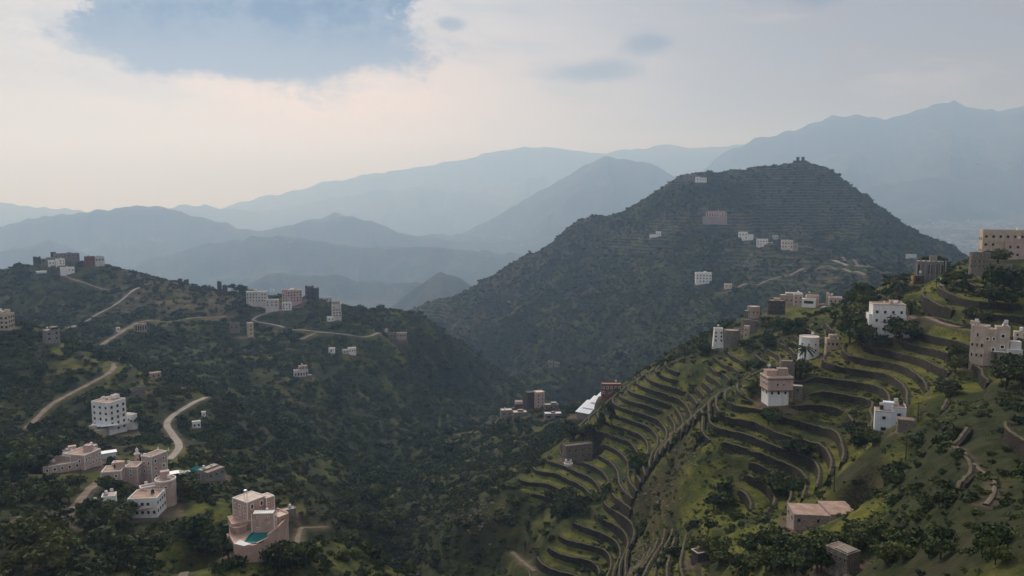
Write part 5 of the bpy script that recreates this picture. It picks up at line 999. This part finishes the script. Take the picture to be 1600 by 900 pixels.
def do_block(root, b, k, deep):
    w, d, h, z = b['w']*k, b['d']*k, b['h']*k, b['z']*k; rot = R(b['rot']); ax, ay = b['x']*k, b['y']*k; x0 = b['x0']*k
    cr, sr = math.cos(rot), math.sin(rot); tp = b['taper']; dn = deep if b['z'] < 8 else (b['z']*k*.3 if b['z'] < 20 and b['kind'] != 'oct' else 0.0)
    if b['kind'] == 'oct': dn = deep if b['z'] == 0 else 0
    loc = (ax, ay, 0); par = b['par']*k; wall_ = MB()
    pt = max(.22, .9*k)
    if b['kind'] == 'box':
        wall_.box(x0, 0, z-dn, w, d, h+dn, 0, 0); 
        if tp:
            wall_ = MB(); wall_.box(x0, 0, z, w, d, h, 0, tp); wall_.box(x0, 0, z-dn, w, d, dn-.002)
    else:
        n = 8 if b['kind'] == 'oct' else 30; ph = math.pi/8 if n == 8 else 0; q = 1/math.cos(math.pi/8) if n == 8 else 1
        cx, cy, rx, ry = x0+w/2, d/2, w/2*q*.98, d/2*q*.98
        wall_.cyl(cx, cy, z-dn, rx+tp*dn*0, ry, h+dn, n, tp*h/(h+dn), True, ph)
    wall_.build('wall', b['mat'], root, loc, rot)
    e = tp*h
    if b['roof']:
        m_ = MB()
        if b['kind'] == 'box': m_.box(x0+e-(.0 if par else .35), e-(.0 if par else .35), z+h+.003, w-2*e+(0 if par else .7), d-2*e+(0 if par else .7), .07 if par else .16) if not par else m_.box(x0+e+.05, e+.05, z+h+.003, w-2*e-.1, d-2*e-.1, .05)
        else: m_.cyl(cx, cy, z+h+.003, rx-e-.06, ry-e-.06, .06, n, 0, True, ph)
        m_.build('roof', b['roof'], root, loc, rot)
    if par:
        m_ = MB(); o_ = .04; ph_ = par
        if b['kind'] == 'box':
            X0, Y0, W_, D_ = x0+e-o_, e-o_, w-2*e+2*o_, d-2*e+2*o_; zz = z+h-.12*k
            if b['roof'] is None:   # broken wall tops of a ruin
                rg = random.Random(int(w*1000)); nseg = max(3, int(W_/1.2))
                for i in range(nseg): m_.box(X0+W_/nseg*i, Y0, zz, W_/nseg+.01, pt, ph_*rg.uniform(.1, 1))
                for i in range(nseg): m_.box(X0+W_/nseg*i, Y0+D_-pt, zz, W_/nseg+.01, pt, ph_*rg.uniform(.2, 1.2))
                m_.box(X0, Y0+pt, zz, pt, D_-2*pt, ph_*.7); m_.box(X0+W_-pt, Y0+pt, zz, pt, D_-2*pt, ph_*.5)
                m_.build('broken_wall_top', b['trim'] or b['mat'], root, loc, rot)
                q = MB(); q.box(X0+pt, Y0+pt, zz, W_-2*pt, D_-2*pt, .1); q.build('sunken_floor', 'timber_dark', root, loc, rot)
                m_ = None
            else:
                m_.box(X0, Y0, zz, W_, pt, ph_+.12*k); m_.box(X0, Y0+D_-pt, zz, W_, pt, ph_+.12*k); m_.box(X0, Y0+pt, zz, pt, D_-2*pt, ph_+.12*k); m_.box(X0+W_-pt, Y0+pt, zz, pt, D_-2*pt, ph_+.12*k)
                if b['cren']:
                    for i in range(int(W_/1.2)): m_.box(X0+i*1.2, Y0, zz+ph_, .6, pt, .5)
        else:
            m_.ring(cx, cy, z+h-.1*k, rx-e+o_, ry-e+o_, pt, ph_+.1*k, n, ph)
            if b['cren']:
                for i in range(0, 30):
                    a = 2*math.pi*i/30; m_.box(-.3, -pt/2, z+h+ph_, .6, pt, .6, math.degrees(a)+90, 0, cx+(rx-.1)*math.cos(a), cy+(ry-.1)*math.sin(a))
        if m_: m_.build('parapet', b['trim'] or b['mat'], root, loc, rot)
        if b['trim'] == 'trim_white' and b['kind'] == 'box' and k > .1:
            s_ = max(.16, .8*k); q = MB(); q.box(-s_/2, -s_/2, z-dn*.4, s_, s_, h+dn*.4-.14*k); me_ = q.mesh('corner_strip', 'trim_white')
            for (u, v) in ((x0, 0), (x0+w, 0), (x0, d), (x0+w, d)):
                o = bpy.data.objects.new('corner_strip', me_); COL.objects.link(o); o.parent = root; o.rotation_euler.z = rot; o.location = (ax+u*cr-v*sr, ay+u*sr+v*cr, 0)
    if b['band']:
        for zb_, hb_ in ((z-.12, 1.5*k), (z+h*.88, 1.1*k)):
            m_ = MB()
            for bx in ((x0-.12, -.12, w+.24, .13), (x0-.12, d, w+.24, .13), (x0-.12, .01, .13, d-.02), (x0+w, .01, .13, d-.02)): m_.box(bx[0], bx[1], zb_, bx[2], bx[3], hb_)
            m_.build('floor_band', 'trim_red', root, loc, rot)
        for zz in ():
            for i in range(9): 
                a = R(-90+(i-4)*22); u = cx+rx*.955*math.cos(a); v = cy+ry*.955*math.sin(a)
                put_window(root, k, ax+u*cr-v*sr, ay+u*sr+v*cr, zz, rot+a+math.pi/2, 2.2*k, 3.6*k, True, None)
    for wn in b['win']:
        face_, rows, cols, ww, wh, fr_ = wn[:6]; lo = wn[6] if len(wn) > 6 else .12; hi = wn[7] if len(wn) > 7 else .92
        fh = h*(hi-lo)/rows
        rw_ = random.Random(int((b['x']+37.7*w+11.3*d)*100)+rows)
        for r_ in range(rows):
            zc = z+h*lo+fh*(r_+.5); ins = tp*(zc-z)
            for c_ in range(cols):
                skip = rw_.random() < .13 and rows*cols > 3; jw, jh = rw_.uniform(.82, 1.12), rw_.uniform(.82, 1.1)
                if skip: continue
                if b['kind'] != 'box':
                    a = R(-90+((c_+.5)/cols-.5)*120)
                    if n == 8: a = R(-90+round((((c_+.5)/cols-.5)*130)/45)*45+((c_ % 2)-.5)*14)
                    f_ = math.cos(math.pi/8)/max(.01, math.cos(((a+math.pi/2+math.pi/8) % (math.pi/4))-math.pi/8)) if n == 8 else 1
                    u = cx+(rx-ins)*f_*math.cos(a); v = cy+(ry-ins)*f_*math.sin(a); an = (a+math.pi/2) if n != 8 else R(round(math.degrees(a+math.pi/2)/45)*45)
                else:
                    t = (c_+.5)/cols
                    if face_ == 'f': u, v, an = x0+w*t, ins, 0
                    elif face_ == 'l': u, v, an = x0+ins, d*t, -math.pi/2
                    else: u, v, an = x0+w-ins, d*t, math.pi/2
                put_window(root, k, ax+u*cr-v*sr, ay+u*sr+v*cr, zc, rot+an, ww*k*jw, min(wh*k*jh, fh*.8), fr_, b['trim'])
    if b['roof'] and b['par'] and b['w'] > 12 and k > .1 and b['kind'] != 'oct' and b['mat'] not in (ST, DS, 'stone_pinkish', BR) and root['category'] not in ('villa', 'mosque', 'minaret') or False:
        rt = random.Random(int(w*977+d*31)); cxx, cyy = x0+w/2, d/2
        if rt.random() < .5:
            q = MB(); u, v = cxx+rt.uniform(-.28, .28)*w, cyy+rt.uniform(-.1, .28)*d; q.cyl(u, v, z+h+.3, .42, .42, .85, 12); q.dome(u, v, z+h+1.15, .42, .15, 12, 2); q.build('water_tank', rt.choice(['plaster_white', 'plaster_white', 'steel', 'timber_dark']), root, loc, rot)
            q = MB(); q.box(u-.45, v-.45, z+h+.05, .9, .9, .25); q.build('tank_stand', 'bare_concrete', root, loc, rot)
        if rt.random() < .6:
            q = MB(); u, v = cxx+rt.uniform(-.3, .3)*w, cyy+rt.uniform(-.3, .2)*d; q.tube([(u, v, z+h), (u, v, z+h+1.1)], .04); i0 = len(q.v); q.cyl(u, v-.1, z+h+1.1, .45, .12, .75, 12); q.build('satellite_dish', 'trim_white', root, loc, rot)
        if rt.random() < .3 and b['w'] > 20:
            q = MB(); u, v = cxx+rt.uniform(-.3, .1)*w, cyy+rt.uniform(0, .25)*d; q.box(u, v, z+h+.05, 2.4, 1.8, 1.9); q.build('stair_head', b['mat'], root, loc, rot)
    if b['door']:
        f_, t, dw, dh = b['door']; u = x0+w*t
        m_ = MB(); m_.box(-dw*k/2, -.05, 0, dw*k, .1, dh*k); m_.build('door', 'timber_dark', root, (ax+u*cr, ay+u*sr, z), rot)
        m_ = MB(); m_.box(-dw*k/2-.2, -.12, 0, .2, .14, dh*k+.2); m_.box(dw*k/2, -.12, 0, .2, .14, dh*k+.2); m_.box(-dw*k/2, -.12, dh*k, dw*k, .14, .2); m_.build('door_frame', 'trim_white' if b['trim'] else 'trim_dull', root, (ax+u*cr, ay+u*sr, z), rot)
for s in S:
    k = s['k']; root = empty(s['name'], s['o'], -s['a']); tag(root, s['label'], s['cat'], s['group']); deep = max(2.5, min(9, 14*k))
    for b in s['blocks']: do_block(root, b, k, deep)
    for e in s['ex']:
        t = e[0]; m_ = MB()
        if t in ('dome', 'tank', 'finial'):
            x, y, z, r, h, mt = [q*k if i < 5 else q for i, q in enumerate(e[1:])]
            if t == 'dome': m_.cyl(x, y, z-.05, r*1.02, r*1.02, .3*k+.05, 16); m_.dome(x, y, z+.3*k, r, h); m_.build('roof_dome', mt, root, smooth=False)
            elif t == 'tank': m_.cyl(x, y, z+.05, r, r, h, 16); m_.cyl(x, y, z+h+.04, r*.4, r*.4, .15*k+.05, 10); m_.build('water_tank', mt, root)
            else: m_.tube([(x, y, z), (x, y, z+h)], [r, r*.4], 8); m_.build('finial', mt, root)
        elif t == 'horn':
            x, y, z, r, h = [q*k for q in e[1:6]]; m_.box(x-r, y-r, z-.3, 2*r, 2*r, h+.3, 0, r*.9/(h+.3)); m_.build('roof_horn', e[6], root)
        elif t == 'canopy':
            x, y, z, w_, d_, h_ = [q*k for q in e[1:7]]; m_.box(x, y, z, w_, d_, max(.2, h_)); m_.build('canopy', e[7], root)
        elif t == 'slab':
            x, y, z, w_, d_, h_ = [q*k for q in e[1:7]]; m_.box(0, 0, 0, w_, d_, h_); m_.build('canopy', e[8], root, (x-w_*.6, y-d_*.6, z), R(-12))
        elif t == 'balcony':
            x, y, z, w_, h_ = [q*k for q in e[1:6]]; m_.box(0, -1.2, z, w_*.9, 1.25, .15); m_.box(0, -1.2, z+.15, w_*.9, .1, .7); m_.build('balcony', 'plaster_white', root, (x, y, 0), R(42))
        elif t == 'pillars':
            x, y, z, w_, h_ = [q*k for q in e[1:6]]; 
            for i in range(7):
                q = MB(); q.box(-.25, -.3, -4, .5, .5, h_+4.4); q.build('pillar', 'bare_concrete', root, (x+w_*i/6*.99, y+w_*i/6*.1, 0), R(6))
        elif t == 'beams':
            for i in range(7):
                q = MB(); q.box(0, 0, 0, .12, 26*k, .14); q.build('roof_beam', 'roof_pale', root, (-i*.32*.81-2*k, 4*k+.32*.59*i, 27.6*k), R(-36))
            q = MB(); q.box(-22*k, 0, 0, 22*k, 24*k, .05); q.build('roof_opening_shade', 'window_dark', root, (-1*k, 4*k, 26.5*k), R(-36))  # dark sheet on the roof, coloured as the shade inside an opening
        elif t == 'tankstand':
            x, y, z = [q*k for q in e[1:4]]
            for u in (-1, 1):
                for v in (-1, 1): m_.box(x+u*2.2*k-.06, y+v*2.2*k-.06, z-.5, .12, .12, 5*k+.5)
            m_.build('tank_stand', 'steel', root); q = MB(); q.cyl(x, y, z+5*k, 3.2*k, 3.2*k, 3.6*k, 16); q.dome(x, y, z+8.6*k, 3.2*k, .9*k); q.build('water_tank', 'steel', root)
        elif t == 'podium':
            P0 = [(0, 0), (20, 4), (38, 20), (54, 44), (67, 72), (74, 104), (58, 128), (20, 134), (-16, 124), (-22, 84), (-20, 48), (-14, 16)]
            P0 = [(x*k, y*k) for x, y in P0]; H_ = 26*k; n = len(P0)
            m_.v = [(x, y, -7) for x, y in P0]+[(x, y, H_) for x, y in P0]; m_.f = [(i, (i+1) % n, n+(i+1) % n, n+i) for i in range(n)]+[tuple(range(n, 2*n))]
            m_.build('podium_wall', 'plaster_rose', root)
            q = MB()
            for i in (1, 2, 3, 4, 5):
                (x1, y1), (x2, y2) = P0[i], P0[i+1]; L = math.hypot(x2-x1, y2-y1); a = math.degrees(math.atan2(y2-y1, x2-x1)); q.box(0, 0, H_+.004, L+.1, .35, 1.0 if i > 1 else .3, a, 0, x1, y1)
            q.build('parapet', 'plaster_rose', root)
            q = MB(); pts = [(1.5, 17), (22, 8), (38, 24), (50, 46), (20, 54), (12, 44)]
            q.quad([(x*k, y*k, H_+.05) for x, y in pts]); q.build('pool_water', 'pool_water', root)
            q = MB()
            for i in range(6):
                (x1, y1), (x2, y2) = pts[i], pts[(i+1) % 6]; x1, y1, x2, y2 = x1*k, y1*k, x2*k, y2*k; L = math.hypot(x2-x1, y2-y1); q.box(0, -.3, H_-.1, L, .3, .3, math.degrees(math.atan2(y2-y1, x2-x1)), 0, x1, y1)
            q.build('pool_edge', 'pool_tile', root)
            q = MB(); q.quad([(x*k, y*k, H_+.24) for x, y in [(-14, 15), (0, .6), (12, 5), (3, 14), (-5, 26)]]); q.build('white_deck', 'roof_white', root)
            q = MB(); q.quad([(x*k, y*k, H_+.02) for x, y in [(-14, 30), (12, 46), (34, 56), (50, 50), (62, 72), (68, 104), (20, 130), (-14, 120), (-20, 84), (-18, 48)]]); q.build('terrace_floor', 'roof_pink', root)
            q = MB(); q.cyl(-6*k, 66*k, H_+.03, 14*k, 13*k, 1.2, 26); q.ring(-6*k, 66*k, H_+1.2, 14.2*k, 13.2*k, .35, .35, 26); q.build('round_patio', 'roof_pink', root)
        elif t == 'tworoof':
            # three sheets stepping down the slope, each a pitched slab over a hall
            for i, (x, y, z, w_, d_) in enumerate([(-20, 0, 8, 22, 34), (-9, 8, 13, 30, 34), (3, 18, 19, 32, 36)]):
                x, y, z, w_, d_ = x*k, y*k, z*k, w_*k, d_*k
                q = MB(); q.box(0, 0, -9, w_, d_, z+7.7); q.build('wall', 'bare_concrete', root, (x, y, 0), R(-30))
                q = MB(); i0 = len(q.v)
                for zz in (0, .18):
                    q.v += [(-.5, -.6, z-1.2+zz), (w_+.5, -.6, z-1.2+zz), (w_+.5, d_+.5, z+2.4+zz), (-.5, d_+.5, z+2.4+zz)]
                q.f += [(3, 2, 1, 0), (4, 5, 6, 7), (0, 1, 5, 4), (1, 2, 6, 5), (2, 3, 7, 6), (3, 0, 4, 7)]
                ns = 9
                for j in range(ns): q.v += []
                q.build('sheet_roof', 'sheet_metal', root, (x, y, 0), R(-30))
                for j in range(1, 8):
                    u = -.5+(w_+1)*j/8; q = MB(); q.v = [(u-.05, -.6, z-1.02), (u+.05, -.6, z-1.02), (u+.05, d_+.5, z+2.58), (u-.05, d_+.5, z+2.58), (u-.05, -.6, z-.95), (u+.05, -.6, z-.95), (u+.05, d_+.5, z+2.65), (u-.05, d_+.5, z+2.65)]
                    q.f = [(3, 2, 1, 0), (4, 5, 6, 7), (0, 1, 5, 4), (1, 2, 6, 5), (2, 3, 7, 6), (3, 0, 4, 7)]; q.build('roof_seam', 'sheet_metal', root, (x, y, 0), R(-30))
# ---------------------------------------------------------------- roads and paths
for nm, kind, wd, q, zz in RP:
    m_ = MB(); d = np.gradient(q, axis=0); d /= np.hypot(d[:, 0], d[:, 1])[:, None]+1e-9; nrm = np.c_[-d[:, 1], d[:, 0]]
    n = len(q)
    for i in range(n):
        jw = wd/2*(1+.10*math.sin(i*.9)+.12*math.sin(i*.37+1)) if kind != 'concrete' else wd/2
        a = q[i]+nrm[i]*jw; b = q[i]-nrm[i]*jw; z = zz[i]
        m_.v += [(a[0], a[1], z-.5), (a[0], a[1], z-.02), (q[i][0], q[i][1], z+.05), (b[0], b[1], z-.02), (b[0], b[1], z-.5)]
    for i in range(n-1):
        for j in range(4): m_.f.append((i*5+j, i*5+j+1, i*5+5+j+1, i*5+5+j))
    o = m_.build(nm, {'dirt': 'road_dirt', 'path': 'path_dirt'}.get(kind, 'road_concrete')); o['kind'] = 'structure'
# ---------------------------------------------------------------- dry stone terrace walls: follow the steps of the ground
def contours(T, mask, lev, rows):
    """marching squares on the sheet's own grid; returns chains of (i, j)"""
    i0, i1 = rows; A = T[i0:i1]-lev; sgn = A > 0
    cell = (sgn[:-1, :-1] != sgn[1:, :-1]) | (sgn[:-1, :-1] != sgn[:-1, 1:]) | (sgn[1:, 1:] != sgn[1:, :-1]) | (sgn[1:, 1:] != sgn[:-1, 1:])
    cell &= mask[i0:i1-1, :-1] > .55
    nb = {}
    def e(i, j, d):
        a = A[i, j]; b = A[i+1, j] if d else A[i, j+1]; t = a/(a-b); return (i+t, j) if d else (i, j+t)
    pos = {}
    for i, j in zip(*np.nonzero(cell)):
        i = int(i); j = int(j); es = []
        if sgn[i, j] != sgn[i, j+1]: es.append((i, j, 0))
        if sgn[i+1, j] != sgn[i+1, j+1]: es.append((i+1, j, 0))
        if sgn[i, j] != sgn[i+1, j]: es.append((i, j, 1))
        if sgn[i, j+1] != sgn[i+1, j+1]: es.append((i, j+1, 1))
        if len(es) != 2: continue
        for q in es:
            if q not in pos: pos[q] = e(*q)
        nb.setdefault(es[0], []).append(es[1]); nb.setdefault(es[1], []).append(es[0])
    seen = set(); out = []
    starts = [q for q in nb if len(nb[q]) == 1]+list(nb)
    for s0 in starts:
        if s0 in seen: continue
        ch = [s0]; seen.add(s0); cur = s0
        while True:
            nx = [q for q in nb[cur] if q not in seen]
            if not nx: break
            cur = nx[0]; seen.add(cur); ch.append(cur)
        if len(ch) > 8: out.append([(i0+pos[q][0], pos[q][1]) for q in ch])
    return out
walls = []
def trace(T, mask, off, rows, step):
    lo, hi = math.floor(T[rows[0]:rows[1]][mask[rows[0]:rows[1]] > .5].min()), math.ceil(T[rows[0]:rows[1]][mask[rows[0]:rows[1]] > .5].max())
    for L in range(lo, hi):
        for ch in contours(T, mask, L+off, rows):
            c = np.array(ch); r = np.exp(np.interp(c[:, 0], np.arange(len(LR)), LR)); a = AZ[0]+c[:, 1]*(AZ[1]-AZ[0])
            q = np.c_[r*np.sin(a), r*np.cos(a)]; Ls = np.r_[0, np.cumsum(np.hypot(*np.diff(q, axis=0).T))]
            if Ls[-1] < 9: continue
            n = max(6, int(Ls[-1]/1.1)); t = np.linspace(0, Ls[-1], n); q = np.c_[np.interp(t, Ls, q[:, 0]), np.interp(t, Ls, q[:, 1])]
            for _ in range(2): q[1:-1] = q[:-2]*.25+q[1:-1]*.5+q[2:]*.25
            for s_ in range(0, n, 60):
                seg = q[s_:s_+61]
                if len(seg) > 7: walls.append((Ls[-1], seg, step))
rows = (int(np.searchsorted(RD, 80)), int(np.searchsorted(RD, 420)))
trace(tt, TR, .94, rows, TS); trace(tb, TR2, .96, rows, 3.2)
print('walls', len(walls)); walls.sort(key=lambda w_: -len(w_[1])); walls = walls[:290]
WZ = [(1060, 640, 'on the terraced nose'), (980, 700, 'on the lower nose terraces'), (900, 790, 'on the steep left flank of the nose'), (1120, 590, 'below the ridge hamlet'), (1200, 590, 'beside the stone tower slope'), (1300, 590, 'on the dark fields under the white villa'),
      (1290, 660, 'in the amphitheatre right of the two-tone house'), (1200, 720, 'in the amphitheatre below the two-tone house'), (1110, 800, 'on the lowest amphitheatre steps'), (1230, 800, 'above the long ruined house'), (1480, 740, 'on the open slope by the footpath'), (1560, 660, 'below the pinkish brown house'), (1500, 610, 'in the hollow near the tall brown house'), (1480, 490, 'under the hilltop buildings'), (1500, 800, 'on the near right bank'), (1240, 500, 'on the hamlet plateau')]
WZP = [(place(px, py, math.cos(ray(px, py)[0])*math.hypot(*hit(px, py, 80, 420)[:2]))[:2], nm) for px, py, nm in WZ]
rgw = random.Random(3)
done_ = []
for L, q, step in walls:
    d = np.gradient(q, axis=0); d /= np.hypot(d[:, 0], d[:, 1])[:, None]+1e-9; nrm = np.c_[-d[:, 1], d[:, 0]]
    n = len(q); up = look(q[:, 0]+nrm[:, 0]*1.3, q[:, 1]+nrm[:, 1]*1.3); dn = look(q[:, 0]-nrm[:, 0]*1.3, q[:, 1]-nrm[:, 1]*1.3)
    if (up-dn).mean() < 0: nrm = -nrm; up, dn = dn, up
    top = np.maximum(up, dn+.3)+.05; top = np.convolve(np.pad(top, 2, mode='edge'), np.ones(5)/5, 'valid'); hgt = np.clip(top-dn, .3, 4.5)
    top += np.array([rgw.uniform(-.12, .16) for _ in range(n)])
    fd = 1.0
    if hgt.mean() < .8: continue
    c = q.mean(0)
    if not clear_of(c[None, 0], c[None, 1], -1)[0]: continue
    root = empty('terrace_wall', (float(c[0]), float(c[1]), float(dn.mean()))); ox, oy, oz = root.location
    nm = min(WZP, key=lambda w_: (w_[0][0]-c[0])**2+(w_[0][1]-c[1])**2)[1]
    size = 'long' if L > 60 else 'short' if L < 22 else 'mid-length'
    done_.append((nm, size, float(dn.mean()), root))
    m_ = MB(); cp_ = MB()
    for i in range(n):
        end = min(i, n-1-i); tpz = top[i]-(.5 if end == 0 else 0)
        f0 = q[i]-nrm[i]*(fd+.25); f1 = q[i]-nrm[i]*(fd*.75); bk = q[i]+nrm[i]*.25
        zb = dn[i]-.7
        m_.v += [(f0[0]-ox, f0[1]-oy, zb-oz), (f1[0]-ox, f1[1]-oy, tpz-oz), (bk[0]-ox, bk[1]-oy, tpz-.02-oz), (bk[0]-ox, bk[1]-oy, zb-oz)]
        g0 = q[i]-nrm[i]*(fd*.75+.06); g1 = q[i]-nrm[i]*(fd*.75-.42)
        cp_.v += [(g0[0]-ox, g0[1]-oy, tpz-.12-oz), (g0[0]-ox, g0[1]-oy, tpz+.07-oz), (g1[0]-ox, g1[1]-oy, tpz+.08-oz), (g1[0]-ox, g1[1]-oy, tpz-.12-oz)]
    for i in range(n-1):
        for j in range(3):
            m_.f.append((i*4+j, i*4+j+1, i*4+4+j+1, i*4+4+j)); cp_.f.append((i*4+j, i*4+j+1, i*4+4+j+1, i*4+4+j))
    for b_ in (m_, cp_): b_.f += [(0, 1, 2, 3), (4*n-1, 4*n-2, 4*n-3, 4*n-4)]
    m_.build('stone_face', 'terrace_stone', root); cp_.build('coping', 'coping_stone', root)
for nm in {q[0] for q in done_}:
    gg = sorted([q for q in done_ if q[0] == nm], key=lambda q: q[2])
    for i, (_, size, _z, r_) in enumerate(gg):
        tag(r_, '%s dry stone terrace wall %s%s' % (size, nm, '' if len(gg) == 1 else ', '+order(i, len(gg), 'bottom', 'lowest', 'highest')), 'wall', 'terrace walls %s' % nm if len(gg) > 1 else None)
# ---------------------------------------------------------------- poles, tanks, nets, rocks, the town in the plain
for px, py, h, dr, lab in [(1415, 720, 36, (100, 200), 'dark utility pole on the grassy slope below the stepped house'), (1303, 768, 38, (120, 230), 'tall dark utility pole above the long ruined house'), (1297, 765, 22, (120, 230), 'short pale post beside the tall pole above the ruined house'),
    (1434, 657, 27, (110, 220), 'dark utility pole right of the stepped white house'), (1403, 447, 40, (200, 340), 'utility pole on the crest left of the maroon shed'), (1463, 450, 34, (200, 330), 'utility pole beside the white water tank'),
    (1318, 495, 22, (240, 420), 'utility pole in the field behind the white villa trees'), (895, 712, 22, (240, 360), 'utility pole beside the roofless dark building'), (1057, 612, 22, (250, 360), 'thin pole on the terraced nose skyline'),
    (164, 792, 24, (150, 300), 'thin pole beside the white block cottage'), (127, 756, 22, (170, 320), 'thin pole below the wide pink house'), (1265, 470, 8, (320, 560), 'short pole among the ridge hamlet houses')]:
    x, y, z = hit(px, py, *dr); k = math.hypot(x, y, z)/F; root = empty('utility_pole', (x, y, z)); tag(root, lab, 'pole')
    m_ = MB(); m_.tube([(0, 0, -.8), (0, 0, h*k)], [.11, .07], 8); m_.build('post', 'timber_dark', root)
    if h > 23: m_ = MB(); m_.box(-.8, -.05, h*k-.5, 1.6, .1, .12); m_.build('crossarm', 'timber_dark', root)
for px, py, r_, h_, dr, lab, mt in [(1474, 446, 4.2, 10, (200, 330), 'upright white cylindrical water tank on the right ridge', 'plaster_bluewhite'), (1466, 432, 2.4, 5, (200, 330), 'small white water tank above the larger one on the right ridge', 'plaster_white'), (1288, 483, 5, 3, (300, 560), 'low white water tank in front of the canopied pink house', 'sheet_metal')]:
    x, y, z = hit(px, py, *dr); k = math.hypot(x, y, z)/F; root = empty('water_tank', (x, y, z)); tag(root, lab, 'tank')
    m_ = MB(); m_.cyl(0, 0, -.2, r_*k, r_*k, h_*k, 20); m_.dome(0, 0, h_*k-.2, r_*k, .8*k, 20, 3); m_.build('tank_body', mt, root)
    m_ = MB(); m_.cyl(0, 0, (h_+.6)*k-.1, r_*k*.35, r_*k*.35, .25, 12); m_.build('lid', mt, root)
x, y, z = hit(308, 748, 190, 330); k = math.hypot(x, y, z)/F; root = empty('shade_net', (x, y, z)); tag(root, 'turquoise shade net draped over posts right of the mosque', 'net')
nx_ = 14; m_ = MB(); rgn = random.Random(8)
for i in range(nx_):
    for j in range(nx_):
        u = (i/(nx_-1)-.5)*22*k; v = (j/(nx_-1))*16*k; e_ = min(i, nx_-1-i, j, nx_-1-j)
        m_.v.append((u, v, (13 if e_ > 0 else 4)*k*(.8+.3*vn(i*.8, j*.8, 4))+rgn.uniform(-.1, .1)))
for i in range(nx_-1):
    for j in range(nx_-1): a = i*nx_+j; m_.f.append((a, a+nx_, a+nx_+1, a+1))
m_.build('net', 'net_teal', root)
for u in (-9, 9):
    for v in (2, 14): q = MB(); q.tube([(u*k, v*k, -.5), (u*k, v*k, 11*k)], .08); q.build('post', 'timber_dark', root)
# loose rocks under the pink house
m_ = MB(); rgn = random.Random(4)
for (cx, cy, sx, sy, n_, s0) in [(80, 815, 28, 16, 320, .5), (95, 842, 18, 10, 160, .5), (70, 880, 16, 8, 90, .4), (1190, 745, 30, 10, 60, .3), (640, 800, 30, 25, 90, .6), (1080, 720, 30, 20, 40, .4), (1020, 780, 34, 34, 80, .45), (1000, 860, 30, 20, 90, .4), (740, 800, 45, 35, 160, .6)]:
    for i in range(n_):
        x, y, z = hit(cx+rgn.gauss(0, sx*.5), cy+rgn.gauss(0, sy*.5), 60, 420); r_ = s0*rgn.uniform(.4, 1.5); i0 = len(m_.v)
        for t in ((1, 0, 0), (0, 1, 0), (-1, 0, 0), (0, -1, 0), (0, 0, .8), (0, 0, -.6)): m_.v.append((x+t[0]*r_*rgn.uniform(.6, 1.2)+.3*r_*t[2], y+t[1]*r_*rgn.uniform(.6, 1.2), z+t[2]*r_*rgn.uniform(.6, 1.1)))
        for f in ((0, 1, 4), (1, 2, 4), (2, 3, 4), (3, 0, 4), (1, 0, 5), (2, 1, 5), (3, 2, 5), (0, 3, 5)): m_.f.append(tuple(i0+q for q in f))
o = m_.build('loose_rocks', 'rock'); tag(o, 'pinkish loose rocks spilled down the slope below the houses', 'rocks', kind='stuff')
m_ = MB()
for i in range(2600):
    px = rgn.gauss(1500, 90); py = rgn.triangular(342, 408, 352)
    if px < 1385: continue
    x, y, z = hit(px, py, 3300, 7000)
    if y < 3310: continue
    if vn(x/420, y/300, 9) < .45: continue
    w_ = rgn.uniform(9, 26); m_.box(x, y, z-3, w_, rgn.uniform(8, 20), rgn.uniform(6, 13), rgn.uniform(0, 90)) if False else m_.box(0, 0, z-3, w_, rgn.uniform(8, 20), rgn.uniform(6, 14), rgn.uniform(0, 90), 0, x, y)
for px, py, s_ in [(420, 372, 3), (450, 374, 3), (700, 400, 3), (760, 395, 3), (690, 352, 3), (820, 385, 2)]*6:
    x, y, z = hit(px+rgn.gauss(0, 12), py+rgn.gauss(0, 4), 3000, 12000); m_.box(0, 0, z-3, rgn.uniform(8, 18), 10, 9, rgn.uniform(0, 90), 0, x, y)
o = m_.build('distant_town', 'town_wall'); tag(o, 'hazy pale town scattered over the far plain at the right', 'town', kind='stuff')
# two birds far off
for px, py, d in [(1528, 257, 260), (577, 203, 300)]:
    x, y, z = place(px, py, d); m_ = MB(); m_.v = [(-.55, 0, .16), (0, .16, 0), (0, -.12, 0), (.55, 0, .16), (0, .02, .09), (0, .4, .02), (0, -.3, .02)]; m_.f = [(0, 2, 1), (3, 1, 2), (0, 1, 4), (3, 4, 1), (1, 5, 4), (2, 4, 6), (0, 4, 2), (3, 2, 4)]
    o = m_.build('bird', 'timber_dark', None, (x, y, z), .6); tag(o, 'tiny dark bird gliding over the %s' % ('right hills' if px > 800 else 'bright sky'), 'bird')
# ---------------------------------------------------------------- the air
hb = bmesh.new(); bmesh.ops.create_cube(hb, size=1)
hm = bpy.data.meshes.new('haze'); hb.to_mesh(hm); hb.free()
hz_ = bpy.data.objects.new('haze', hm); COL.objects.link(hz_); hz_['kind'] = 'stuff'
ztop = max(float(Z.max()), 60)+25; zbot = min(float(Z.min()), -460)-2
hz_.location = (0, 0, (ztop+zbot)/2); hz_.scale = (32000, 32000, ztop-zbot)
ma = bpy.data.materials.new('haze'); ma.use_nodes = True; nt = ma.node_tree; nt.nodes.clear()
pv = N(nt, 'ShaderNodeVolumePrincipled'); out = N(nt, 'ShaderNodeOutputMaterial')
pv.inputs['Color'].default_value = (.42, .64, 1.0, 1); pv.inputs['Absorption Color'].default_value = (1, 1, 1, 1)
pv.inputs['Density'].default_value = .000165; pv.inputs['Anisotropy'].default_value = .4
nt.links.new(pv.outputs[0], out.inputs['Volume']); hm.materials.append(ma)
print('haze', zbot, ztop)
